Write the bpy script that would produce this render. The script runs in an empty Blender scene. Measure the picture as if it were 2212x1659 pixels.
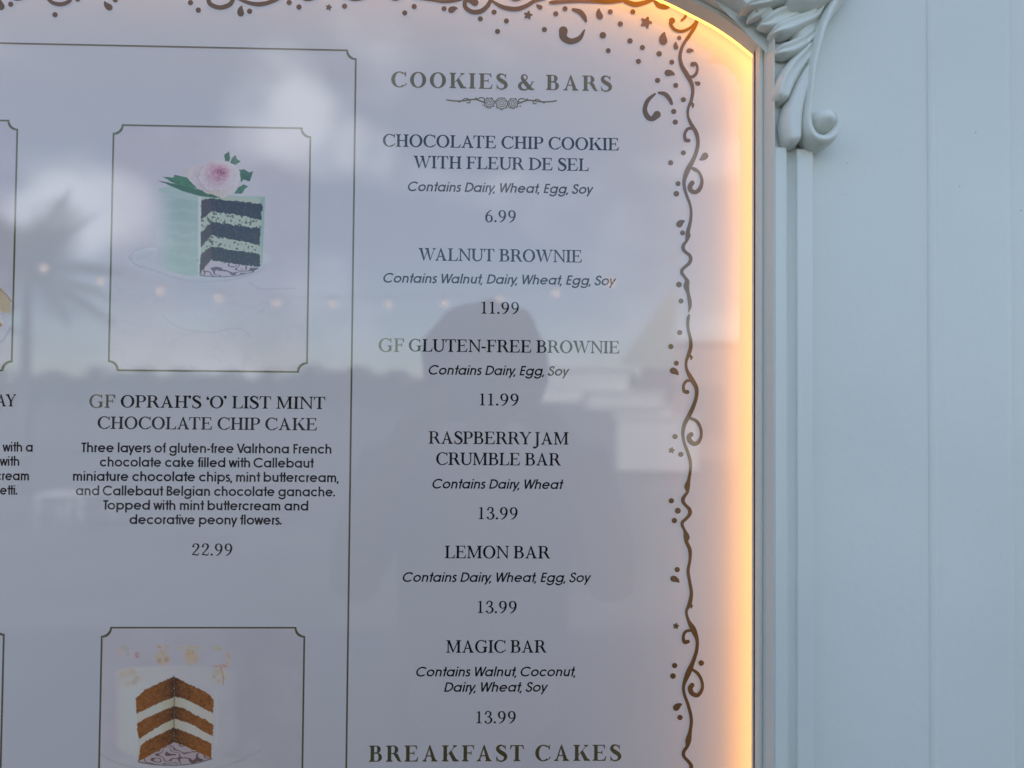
import bpy, bmesh, math, random
import numpy as np
from mathutils import Vector, Matrix, noise as mnoise
from mathutils.geometry import delaunay_2d_cdt
rad = math.radians
random.seed(7)
np.random.seed(7)
C = bpy.context.scene.collection
sc = bpy.context.scene

# ------------------------------------------------------------------ camera
# World: the printed menu lies in the plane Y = 0, the viewer stands on the -Y side.
W, H, F = 2212.0, 1659.0, 1533.0           # photo measured on a 2212 x 1659 grid, focal length on that grid
CAM = Vector((0.0, -0.60, 1.55))
yaw, pitch, roll = rad(1.44), rad(1.25), rad(0.49)
fwd = Vector((math.sin(yaw)*math.cos(pitch), math.cos(yaw)*math.cos(pitch), math.sin(pitch)))
r0 = fwd.cross(Vector((0, 0, 1))).normalized()
u0 = r0.cross(fwd)
right = r0*math.cos(roll) + u0*math.sin(roll)
up = right.cross(fwd)
cam_data = bpy.data.cameras.new('camera')
cam = bpy.data.objects.new('camera', cam_data)
C.objects.link(cam)
cam.matrix_world = Matrix.Translation(CAM) @ Matrix((right, up, -fwd)).transposed().to_4x4()
cam_data.sensor_width = 36.0
cam_data.lens = 36.0*F/W
cam_data.clip_start = 0.01
cam_data.clip_end = 3000
cam_data.dof.use_dof = True
cam_data.dof.focus_distance = 0.60
cam_data.dof.aperture_fstop = 2.8
sc.camera = cam

# ------------------------------------------------------------------ world
SUN_EL, SUN_AZ = rad(44), rad(-14)         # the sun stands behind the wall that carries the sign
world = bpy.data.worlds.new('World')
sc.world = world
world.use_nodes = True
nt = world.node_tree
nt.nodes.clear()
def N(tree, typ, **kw):
    n = tree.nodes.new(typ)
    for k, v in kw.items():
        setattr(n, k, v)
    return n
def MATH(tree, op, a, b=None, clamp=False):
    n = N(tree, 'ShaderNodeMath', operation=op, use_clamp=clamp)
    for i, x in enumerate((a, b)):
        if x is None: continue
        if isinstance(x, (int, float)): n.inputs[i].default_value = x
        else: tree.links.new(x, n.inputs[i])
    return n.outputs[0]
out = N(nt, 'ShaderNodeOutputWorld')
bg = N(nt, 'ShaderNodeBackground')
bg.inputs['Strength'].default_value = 0.15
sky = N(nt, 'ShaderNodeTexSky', sky_type='NISHITA')
sky.sun_disc = False
sky.sun_elevation = SUN_EL
sky.sun_rotation = SUN_AZ
sky.air_density = 1.0
sky.dust_density = 0.4
sky.ozone_density = 1.6

GLASS_Y = -0.026
def ray(u, v):
    return (right*((u-W/2)/F) - up*((v-H/2)/F) + fwd)
def at(u, v, Y=0.0):
    d = ray(u, v)
    t = (Y-CAM.y)/d.y
    return CAM + d*t
def refl(u, v, D):
    """the point that is seen mirrored in the glass at (u, v), D metres out from the glass"""
    d = ray(u, v)
    t = (GLASS_Y-CAM.y+D)/d.y
    return Vector((CAM.x+d.x*t, GLASS_Y-D, CAM.z+d.z*t))

tc = N(nt, 'ShaderNodeTexCoord')
nz = N(nt, 'ShaderNodeTexNoise')
nz.inputs['Scale'].default_value = 4.2
nz.inputs['Detail'].default_value = 7
nz.inputs['Roughness'].default_value = 0.52
mp = N(nt, 'ShaderNodeMapping')
mp.inputs['Scale'].default_value = (1, 1, 1.9)
mp.inputs['Location'].default_value = (1.3, 0.4, 0.2)
nt.links.new(tc.outputs['Generated'], mp.inputs[0])
nt.links.new(mp.outputs[0], nz.inputs[0])
acc = MATH(nt, 'MULTIPLY', nz.outputs[0], 1.0)
for (u, v, r, k) in [(585, 215, 105, .30), (680, 290, 90, .24), (790, 330, 60, .14), (500, 290, 70, .12), (205, 440, 95, .26), (130, 480, 70, .2),
                     (1250, 500, 120, .20), (1120, 430, 70, .1), (20, 500, 70, .18), (730, 700, 130, .16), (350, 720, 150, .14),
                     (1000, 250, 110, -.2), (300, 130, 200, -.2), (330, 600, 90, -.12), (950, 520, 80, -.05)]:
    d = ray(u, v).normalized()
    d.y = -d.y
    dp = N(nt, 'ShaderNodeVectorMath', operation='DOT_PRODUCT')
    nrm = N(nt, 'ShaderNodeVectorMath', operation='NORMALIZE')
    nt.links.new(tc.outputs['Generated'], nrm.inputs[0])
    nt.links.new(nrm.outputs[0], dp.inputs[0])
    dp.inputs[1].default_value = d
    ang = r/F
    mr = N(nt, 'ShaderNodeMapRange', interpolation_type='SMOOTHSTEP')
    mr.inputs[1].default_value = math.cos(ang*1.35)
    mr.inputs[2].default_value = 1.0
    mr.inputs[3].default_value = 0.0
    mr.inputs[4].default_value = k
    nt.links.new(dp.outputs['Value'], mr.inputs[0])
    acc = MATH(nt, 'ADD', acc, mr.outputs[0])
cl = N(nt, 'ShaderNodeMapRange', interpolation_type='SMOOTHSTEP')
cl.inputs[1].default_value = 0.49
cl.inputs[2].default_value = 0.92
nt.links.new(acc, cl.inputs[0])
mx = N(nt, 'ShaderNodeMix', data_type='RGBA')
mx.inputs[7].default_value = (14.5, 15.2, 16.6, 1)
nt.links.new(cl.outputs[0], mx.inputs[0])
nt.links.new(sky.outputs[0], mx.inputs[6])
nt.links.new(mx.outputs[2], bg.inputs[0])
nt.links.new(bg.outputs[0], out.inputs[0])

sun_d = bpy.data.lights.new('sun', 'SUN')
sun_d.energy = 5.0
sun_d.angle = rad(0.5)
sun_d.color = (1.0, 0.95, 0.87)
sun = bpy.data.objects.new('sun', sun_d)
C.objects.link(sun)
sv = Vector((math.sin(SUN_AZ)*math.cos(SUN_EL), math.cos(SUN_AZ)*math.cos(SUN_EL), math.sin(SUN_EL)))
sun.rotation_euler = (-sv).to_track_quat('-Z', 'Y').to_euler()
sun.location = sv*20

sc.view_settings.view_transform = 'Standard'
sc.view_settings.look = 'None'
sc.view_settings.exposure = 0.92
sc.view_settings.gamma = 1.0
sc.render.engine = 'CYCLES'
sc.cycles.max_bounces = 8
sc.cycles.transparent_max_bounces = 12
sc.cycles.caustics_reflective = False
sc.cycles.sample_clamp_indirect = 4

# ------------------------------------------------------------------ materials
def mat(name, col, rough=0.6, var=0.0, vscale=20.0, bump=0.0, bscale=200.0, spec=0.5, metal=0.0, emit=None, estr=0.0, attr=None):
    m = bpy.data.materials.new(name)
    m.use_nodes = True
    t = m.node_tree
    b = t.nodes['Principled BSDF']
    b.inputs['Base Color'].default_value = (*col, 1)
    b.inputs['Roughness'].default_value = rough
    b.inputs['Metallic'].default_value = metal
    b.inputs['Specular IOR Level'].default_value = spec
    co = N(t, 'ShaderNodeTexCoord')
    src = None
    if attr:
        a = N(t, 'ShaderNodeAttribute')
        a.attribute_name = attr
        src = a.outputs['Color']
    if var > 0:
        n = N(t, 'ShaderNodeTexNoise')
        n.inputs['Scale'].default_value = vscale
        n.inputs['Detail'].default_value = 6
        t.links.new(co.outputs['Object'], n.inputs[0])
        r = N(t, 'ShaderNodeMapRange')
        r.inputs[1].default_value = 0.3
        r.inputs[2].default_value = 0.7
        r.inputs[3].default_value = 1-var
        r.inputs[4].default_value = 1+var
        t.links.new(n.outputs[0], r.inputs[0])
        vm = N(t, 'ShaderNodeVectorMath', operation='SCALE')
        if src: t.links.new(src, vm.inputs[0])
        else: vm.inputs[0].default_value = col
        t.links.new(r.outputs[0], vm.inputs['Scale'])
        src = vm.outputs[0]
    if src: t.links.new(src, b.inputs['Base Color'])
    if bump > 0:
        n = N(t, 'ShaderNodeTexNoise')
        n.inputs['Scale'].default_value = bscale
        n.inputs['Detail'].default_value = 3
        t.links.new(co.outputs['Object'], n.inputs[0])
        bp = N(t, 'ShaderNodeBump')
        bp.inputs['Strength'].default_value = bump
        bp.inputs['Distance'].default_value = 0.001
        t.links.new(n.outputs[0], bp.inputs['Height'])
        t.links.new(bp.outputs[0], b.inputs['Normal'])
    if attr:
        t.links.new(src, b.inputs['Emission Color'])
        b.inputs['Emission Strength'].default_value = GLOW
    if emit:
        b.inputs['Emission Color'].default_value = (*emit, 1)
        b.inputs['Emission Strength'].default_value = estr
    return m

M = {}
M['paint'] = mat('pale_sage_paint', (0.76, 0.765, 0.69), 0.34, 0.025, 6.0, 0.10, 260.0)
M['wallpaint'] = mat('pale_wall_paint', (0.76, 0.765, 0.69), 0.40, 0.05, 4.0, 0.22, 160.0)
M['gap'] = mat('dark_joint', (0.035, 0.04, 0.055), 0.7)
GLOW = 0.122      # even glow added to film and pictures, too dark by daylight alone
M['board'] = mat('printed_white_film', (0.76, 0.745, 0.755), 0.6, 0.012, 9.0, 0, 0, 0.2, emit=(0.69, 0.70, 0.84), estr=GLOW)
M['ink'] = mat('navy_black_ink', (0.006, 0.007, 0.014), 0.6, 0, 0, 0, 0, 0.15)
M['goldink'] = mat('olive_gold_ink', (0.29, 0.24, 0.10), 0.6, 0, 0, 0, 0, 0.2)
M['goldlight'] = mat('light_gold_ink', (0.52, 0.48, 0.36), 0.6, 0, 0, 0, 0, 0.2)
M['scroll'] = mat('bronze_scroll_ink', (0.25, 0.155, 0.045), 0.6, 0.05, 30, 0, 0, 0.2)
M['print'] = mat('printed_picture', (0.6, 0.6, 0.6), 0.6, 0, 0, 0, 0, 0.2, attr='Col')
M['led'] = mat('warm_led', (0.8, 0.6, 0.3), 0.5, emit=(1.0, 0.42, 0.07), estr=2.3)

g = bpy.data.materials.new('clear_glass')
g.use_nodes = True
t = g.node_tree
t.nodes.clear()
o_ = N(t, 'ShaderNodeOutputMaterial')
mix = N(t, 'ShaderNodeMixShader')
fr = N(t, 'ShaderNodeFresnel')
fr.inputs[0].default_value = 1.74
gl = N(t, 'ShaderNodeBsdfGlossy')
gl.inputs['Roughness'].default_value = 0.012
tr = N(t, 'ShaderNodeBsdfTransparent')
tr.inputs[0].default_value = (0.98, 0.985, 0.98, 1)
t.links.new(fr.outputs[0], mix.inputs[0])
t.links.new(tr.outputs[0], mix.inputs[1])
t.links.new(gl.outputs[0], mix.inputs[2])
t.links.new(mix.outputs[0], o_.inputs[0])
M['glass'] = g

# ------------------------------------------------------------------ object helpers
def tag(o, label=None, cat=None, group=None, kind=None):
    if label: o['label'] = label
    if cat: o['category'] = cat
    if group: o['group'] = group
    if kind: o['kind'] = kind
    return o
def empty(name, loc=(0, 0, 0), rz=0):
    o = bpy.data.objects.new(name, None)
    o.location = loc
    o.rotation_euler = (0, 0, rz)
    o.empty_display_size = 0.05
    C.objects.link(o)
    return o
def meshobj(name, verts, faces, m, parent=None, smooth=False):
    me = bpy.data.meshes.new(name)
    me.from_pydata([tuple(v) for v in verts], [], faces)
    me.materials.append(m)
    if smooth:
        me.polygons.foreach_set('use_smooth', [True]*len(me.polygons))
    me.update()
    o = bpy.data.objects.new(name, me)
    C.objects.link(o)
    if parent: o.parent = parent
    return o
def bmobj(name, bm, m, parent=None, smooth=False):
    me = bpy.data.meshes.new(name)
    bm.to_mesh(me)
    bm.free()
    me.materials.append(m)
    if smooth:
        me.polygons.foreach_set('use_smooth', [True]*len(me.polygons))
    o = bpy.data.objects.new(name, me)
    C.objects.link(o)
    if parent: o.parent = parent
    return o
def box(bm, c, s, bev=0.0, rot=None):
    r = bmesh.ops.create_cube(bm, size=1.0)
    vs = r['verts']
    bmesh.ops.scale(bm, vec=s, verts=vs)
    if rot: bmesh.ops.rotate(bm, cent=(0, 0, 0), matrix=rot, verts=vs)
    bmesh.ops.translate(bm, vec=c, verts=vs)
    if bev:
        es = list({e for v in vs for e in v.link_edges})
        bmesh.ops.bevel(bm, geom=es, offset=bev, segments=2, affect='EDGES')
def catmull(pts, n=6):
    P = [np.array(p, float) for p in pts]
    P = [2*P[0]-P[1]] + P + [2*P[-1]-P[-2]]
    o = []
    for i in range(1, len(P)-2):
        p0, p1, p2, p3 = P[i-1:i+3]
        for k in range(n):
            s = k/n
            o.append(0.5*((2*p1)+(-p0+p2)*s+(2*p0-5*p1+4*p2-p3)*s*s+(-p0+3*p1-3*p2+p3)*s**3))
    o.append(P[-2])
    return np.array(o)

# ------------------------------------------------------------------ flat shapes: union by constrained triangulation
def union(polys):
    vs, fs = [], []
    for p in polys:
        a = sum(p[i][0]*p[(i+1) % len(p)][1]-p[(i+1) % len(p)][0]*p[i][1] for i in range(len(p)))
        if abs(a) < 1e-6 or len(p) < 3: continue
        if a < 0: p = p[::-1]
        b = len(vs)
        vs += [Vector((float(x), float(y))) for x, y in p]
        fs.append(list(range(b, b+len(p))))
    if not fs: return [], []
    r = delaunay_2d_cdt(vs, [], fs, 0, 1e-4)
    tris = [tuple(f) for f, of in zip(r[2], r[5]) if of]
    return [(v.x, v.y) for v in r[0]], tris
def hull4(P):
    P = sorted(P)
    def half(Q):
        h = []
        for p in Q:
            while len(h) > 1 and (h[-1][0]-h[-2][0])*(p[1]-h[-2][1])-(h[-1][1]-h[-2][1])*(p[0]-h[-2][0]) <= 1e-9: h.pop()
            h.append(p)
        return h[:-1]
    return half(P)+half(P[::-1])
def vstroke(pts, n=5, cap=False):
    """quads along a smooth line of points (x, y, width)"""
    q = catmull(pts, n) if n > 1 else np.array(pts, float)
    d = np.gradient(q[:, :2], axis=0)
    L = np.hypot(d[:, 0], d[:, 1]); L[L == 0] = 1
    nx, ny = -d[:, 1]/L, d[:, 0]/L
    w = np.maximum(q[:, 2], 0.05)/2
    A = np.stack([q[:, 0]+nx*w, q[:, 1]+ny*w], 1)
    B = np.stack([q[:, 0]-nx*w, q[:, 1]-ny*w], 1)
    ps = [hull4([tuple(A[i]), tuple(A[i+1]), tuple(B[i+1]), tuple(B[i])]) for i in range(len(q)-1)]
    if cap:
        for i in (0, -1):
            ps.append(disc(q[i, 0], q[i, 1], w[i], w[i], 14))
    return ps
def disc(cx, cy, rx, ry=None, n=20, a=0.0):
    ry = ry or rx
    ca, sa = math.cos(a), math.sin(a)
    return [(cx+rx*math.cos(k*2*math.pi/n)*ca-ry*math.sin(k*2*math.pi/n)*sa, cy+rx*math.cos(k*2*math.pi/n)*sa+ry*math.sin(k*2*math.pi/n)*ca) for k in range(n)]
def arcpts(cx, cy, rx, ry, a0, a1, w=None, n=None):
    n = n or max(4, int(abs(a1-a0)/12))
    res = []
    for k in range(n+1):
        a = rad(a0+(a1-a0)*k/n)
        res.append((cx+rx*math.cos(a), cy+ry*math.sin(a)) + ((w,) if w is not None else ()))
    return res
def crescent(cx, cy, rx, ry, ix, iy, a0, a1, dx=0.0):
    n = max(6, int(abs(a1-a0)/9))
    o = arcpts(cx, cy, rx, ry, a0, a1, n=n)
    i = arcpts(cx+dx, cy, ix, iy, a0, a1, n=n)
    return [[o[k], o[k+1], i[k+1], i[k]] for k in range(n)]

# ------------------------------------------------------------------ serif capitals and figures (cap height 100)
def serif_font(S, Hh, T, ser=10):
    e = ser
    def foot(x, y, w=S, l=e, r=e, upw=True):
        s = 1 if upw else -1
        return [(x-l, y), (x+w+r, y), (x+w+r, y+s*T), (x+w+r*.35, y+s*(T+1.6)), (x+w, y+s*(T+7)), (x, y+s*(T+7)), (x-l*.35, y+s*(T+1.6)), (x-l, y+s*T)]
    def stem(x, y0=0, y1=100, w=S, b=1, t_=1, lb=e, rb=e, lt=e, rt=e):
        p = [[(x, y0), (x+w, y0), (x+w, y1), (x, y1)]]
        if b: p.append(foot(x, y0, w, lb, rb, True))
        if t_: p.append(foot(x, y1, w, lt, rt, False))
        return p
    def R(x0, y0, x1, y1): return [(x0, y0), (x1, y0), (x1, y1), (x0, y1)]
    G = {}
    G['I'] = (stem(e+3), S+2*e+6)
    G['H'] = (stem(e+3) + stem(88-S-3) + [R(e+3, 50-Hh/2, 85, 50+Hh/2)], 85+e+3)
    def armsE(x, w, top=True, bot=True, mid=True):
        p = []
        if top: p += [R(x, 100-T, x+w, 100), [(x+w, 100), (x+w+2, 74), (x+w-1.5, 74), (x+w-9, 93), (x+w-22, 100-T), (x+w-22, 100)]]
        if bot: p += [R(x, 0, x+w+4, T), [(x+w+4, 0), (x+w+9, 30), (x+w+5.5, 30), (x+w-4, 9), (x+w-22, T), (x+w-22, 0)]]
        if mid: p += [R(x, 52-Hh/2, x+w*.72, 52+Hh/2), [(x+w*.66, 52), (x+w*.74, 66), (x+w*.78, 66), (x+w*.78, 38), (x+w*.74, 38)]]
        return p
    G['E'] = (stem(e+3, rb=2, rt=2) + armsE(e+3, 56+S*.3), 84+S*.2)
    G['F'] = (stem(e+3, rt=2) + armsE(e+3, 54+S*.3, bot=False), 76+S*.2)
    G['L'] = (stem(e+3, rb=2) + armsE(e+3, 54+S*.2, top=False, mid=False), 80)
    G['T'] = (stem(44-S/2, t_=0) + [R(6, 100-T, 82, 100), [(6, 100), (3, 72), (6.5, 72), (15, 93), (28, 100-T), (28, 100)], [(82, 100), (85, 72), (81.5, 72), (73, 93), (60, 100-T), (60, 100)]], 88)
    O = crescent(51, 50, 47, 52, 47-S*1.06, 52-Hh, 0, 360)
    G['O'] = (O, 102)
    Cc = crescent(52, 50, 48, 52, 48-S*1.06, 52-Hh, 52, 312, 0)
    G['C'] = (Cc + [[(86, 70), (89.5, 70), (89.5, 102), (86.5, 102), (81, 91), (78, 86)]] + [[(81.5, 88), (86, 70), (80, 82), (76, 90)]] + vstroke([(84, 12, Hh), (89, 20, Hh*.9), (92, 28, Hh*.7)], 3), 96)
    G['G'] = (crescent(52, 50, 48, 52, 48-S*1.06, 52-Hh, 52, 318, 0) + [[(85, 71), (88.5, 71), (88.5, 102), (85.5, 102), (80, 92), (77, 87)]] + [R(90-S, 6, 90, 46), foot(90-S, 48, S, e+1, e-2, False), [(90-S, 12), (90, 12), (90, 7), (78, 1), (72, 1)]], 104)
    G['D'] = (stem(e+3, rb=4, rt=4) + crescent(e+3+S*.8, 50, 72-S*.2, 50, 72-S*1.2, 50-Hh, -90, 90) + [R(e+5, 0, e+6+S, Hh), R(e+5, 100-Hh, e+6+S, 100)], 98)
    def bowl(x, y0, y1, w, ww=S):
        cy = (y0+y1)/2; ry = (y1-y0)/2; rx = min(ry*1.05, w*.62)
        x1 = x+w-rx
        return crescent(x1, cy, rx, ry, rx-ww, ry-Hh*.9, -90, 90) + [R(x, y0, x1, y0+Hh*.9), R(x, y1-Hh*.9, x1, y1)]
    G['P'] = (stem(e+3, rt=2) + bowl(e+5, 44, 100, 62), 80)
    G['B'] = (stem(e+3, rt=2, rb=2) + bowl(e+5, 52, 100, 57) + bowl(e+5, 0, 52+Hh*.5, 65), 86)
    G['R'] = (stem(e+3, rt=2) + bowl(e+5, 48, 100, 60) + [[(44, 50), (44+S*1.25, 50), (84+S*.2, 6), (96, 3), (96, 0), (80, 0), (72, 3)]], 94)
    G['J'] = (stem(e+5, 0, 100, b=0) + vstroke([(e+5+S/2, 6, S), (e+4+S/2, -12, S*.9), (e-1, -26, S*.6), (e-9, -30, Hh*1.5)], 5) + [disc(e-11, -24, S*.55)], S+2*e+10)
    G['U'] = (stem(e+1, 30, 100, b=0) + stem(83-Hh, 30, 100, w=Hh*1.1, b=0, lt=e+1, rt=e+1) + crescent((e+1+83)/2, 32, (82-e)/2, 34, (82-e)/2-S, 34-Hh*1.3, 180, 270) + crescent((e+1+83)/2, 32, (82-e)/2+.3, 34, (82-e)/2-Hh*1.1, 34-Hh*1.3, 270, 360), 94)
    G['K'] = (stem(e+3) + [[(e+3+S, 40), (78, 98), (84, 98), (e+3+S, 34)], [(e+S+13, 52), (e+S+13+S*.75, 66), (94, 2), (94-S*1.3, 2)]] + [foot(74, 100, 8, 9, 8, False), foot(80-S*.3, 0, S, 8, 8, True)], 100)
    G['A'] = ([[(45, 102), (50, 102), (50+S*1.0, 80), (88, 0), (88-S*1.15, 0)], [(45, 102), (50, 102), (19+Hh, 0), (19, 0)], R(29, 31, 74, 31+Hh)] + [foot(19, 0, Hh, 10, 9), foot(88-S*1.05, 0, S, 9, 9)], 104)
    G['A'] = ([[(46, 102), (51, 102), (87, 0), (87-S*1.15, 0), (44, 88)], [(44, 95), (51, 92), (15+Hh*1.2, 0), (15, 0)], R(27, 31, 74, 31+Hh)] + [foot(15, 0, Hh, 9, 9), foot(86-S, 0, S, 9, 8)], 101)
    G['V'] = None
    G['W'] = ([[(8, 98), (8+S*1.15, 98), (46+S*.1, 10), (42, -2), (39, -2)], [(42, -2), (39, 6), (66, 84), (72, 98), (76, 98)], [(56, 98), (56+S*1.15, 98), (93, 10), (90, -2), (87, -2)], [(90, -2), (87, 6), (117, 98), (122, 98)]] + [foot(8, 100, S, 7, 7, False), foot(56, 100, S, 7, 6, False), foot(116, 100, Hh, 9, 8, False)], 132)
    G['Y'] = ([[(9, 98), (9+S*1.2, 98), (48+S*.3, 46), (42, 38)], [(46, 46), (50+Hh, 46), (83, 98), (78, 98)]] + [foot(9, 100, S, 8, 8, False), foot(77, 100, Hh, 9, 8, False)] + stem(46-S/2+2, 0, 50, t_=0), 92)
    G['N'] = (stem(e+5, w=Hh*1.1, t_=0) + stem(88-Hh, w=Hh*1.1, b=0) + [[(3, 100), (e+5+S*.7, 100), (88, 10), (88, -2), (84, -2), (e+5, 92), (3, 100-T)]], 100)
    G['M'] = (stem(e+4, w=Hh*1.1, t_=0) + stem(106-S, w=S) + [[(4, 100), (e+4+S*.95, 100), (60, 14), (56, 0), (53, 0), (e+5, 90), (4, 100-T)], [(56, 0), (54, 10), (92, 100), (97, 100), (97, 92)]], 120)
    G['S'] = (vstroke([(57, 82, Hh*.8), (47, 94, Hh*1.2), (34, 98.5, Hh*1.3), (20, 92, S*.75), (14, 79, S*.95), (20, 66, S*1.12), (34, 55, S*1.25), (50, 44, S*1.25), (60, 31, S*1.05), (58, 15, S*.85), (45, 3, Hh*1.4), (30, 0.5, Hh*1.3), (17, 7, Hh*1.1), (10, 20, Hh*.8)], 5) + [[(58, 70), (61, 70), (61, 101), (58.5, 101), (54, 90)], [(6, 30), (9, 30), (13, 14), (9.5, -2), (7, -2)]], 70)
    G['&'] = (vstroke([(88, 52, Hh), (80, 34, Hh*1.2), (66, 12, Hh*1.3), (46, -.5, Hh*1.5), (24, 2, S*.7), (12, 18, S*.95), (16, 38, S*.8), (36, 53, Hh*1.2), (52, 68, Hh*1.1), (54, 86, Hh*1.1), (42, 97, Hh), (30, 92, S*.55), (26, 78, S*.8), (34, 60, S*1.05), (54, 32, S*1.2), (72, 10, S*1.1), (90, 2, Hh*1.3), (98, 6, Hh)], 5) + [[(76, 54), (98, 54), (98, 50.5), (76, 50.5)]], 104)
    G['.'] = ([disc(10, 7, S*.62)], 23)
    G[','] = ([disc(10, 7, S*.6)] + vstroke([(13, 8, S*.7), (14, -4, S*.45), (7, -15, 1.5)], 4), 24)
    G['-'] = ([R(4, 31, 36, 31+S*.75)], 41)
    G['\u2019'] = ([disc(9, 92, S*.62)] + vstroke([(13, 93, S*.7), (14, 82, S*.5), (7, 71, 1.5)], 4), 24)
    G['\u2018'] = ([disc(13, 76, S*.62)] + vstroke([(10, 77, S*.7), (9, 88, S*.5), (16, 98, 1.5)], 4), 24)
    G[' '] = ([], 33)
    # lining figures, a little lower than the capitals
    G['1'] = (stem(25, 0, 90, w=S*.9, t_=0, lb=12, rb=12) + [[(25+S*.9, 96), (25+S*.9, 84), (25, 84), (13, 84), (13, 87), (22, 90)]], 60)
    G['2'] = (vstroke([(13, 72, S*.8), (18, 86, S*.6), (31, 92, Hh*1.3), (45, 86, S*.9), (50, 71, S), (44, 54, S*.85), (30, 34, Hh*1.5), (16, 17, Hh*1.3), (9, 5, Hh)], 5) + [disc(15, 70, S*.55), [(9, 2), (14, 12), (26, 13), (38, 8), (48, 9), (54, 22), (57, 21), (51, 0), (44, -3), (32, 1), (20, 3)]], 64)
    G['3'] = (vstroke([(12, 78, Hh*1.5), (20, 90, Hh*1.5), (31, 93, Hh*1.4), (43, 85, S*.8), (46, 71, S*.9), (39, 56, S*.7), (25, 49.5, Hh)], 5) + vstroke([(24, 50, Hh), (39, 47, S*.6), (50, 35, S*.95), (51, 20, S*1.0), (42, 5, S*.7), (27, -.5, Hh*1.3), (14, 5, Hh*1.3)], 5) + [disc(13.5, 75, S*.5), disc(12.5, 12, S*.55)], 62)
    six = vstroke([(50, 92, Hh*.8), (36, 86, Hh*1.5), (20, 66, S*.85), (12.5, 40, S*1.0), (14, 18, S*.95), (24, 2, Hh*1.5), (33, -.5, Hh*1.2)], 5) + vstroke([(33, -.5, Hh*1.2), (47, 7, S*.8), (52, 26, S*1.0), (47, 45, S*.75), (35, 54, Hh*1.2), (22, 49, Hh*1.1), (14, 38, Hh)], 5)
    G['6'] = (six, 65)
    G['9'] = ([[(64-x, 91.5-y) for x, y in p] for p in six], 65)
    return G

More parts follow.
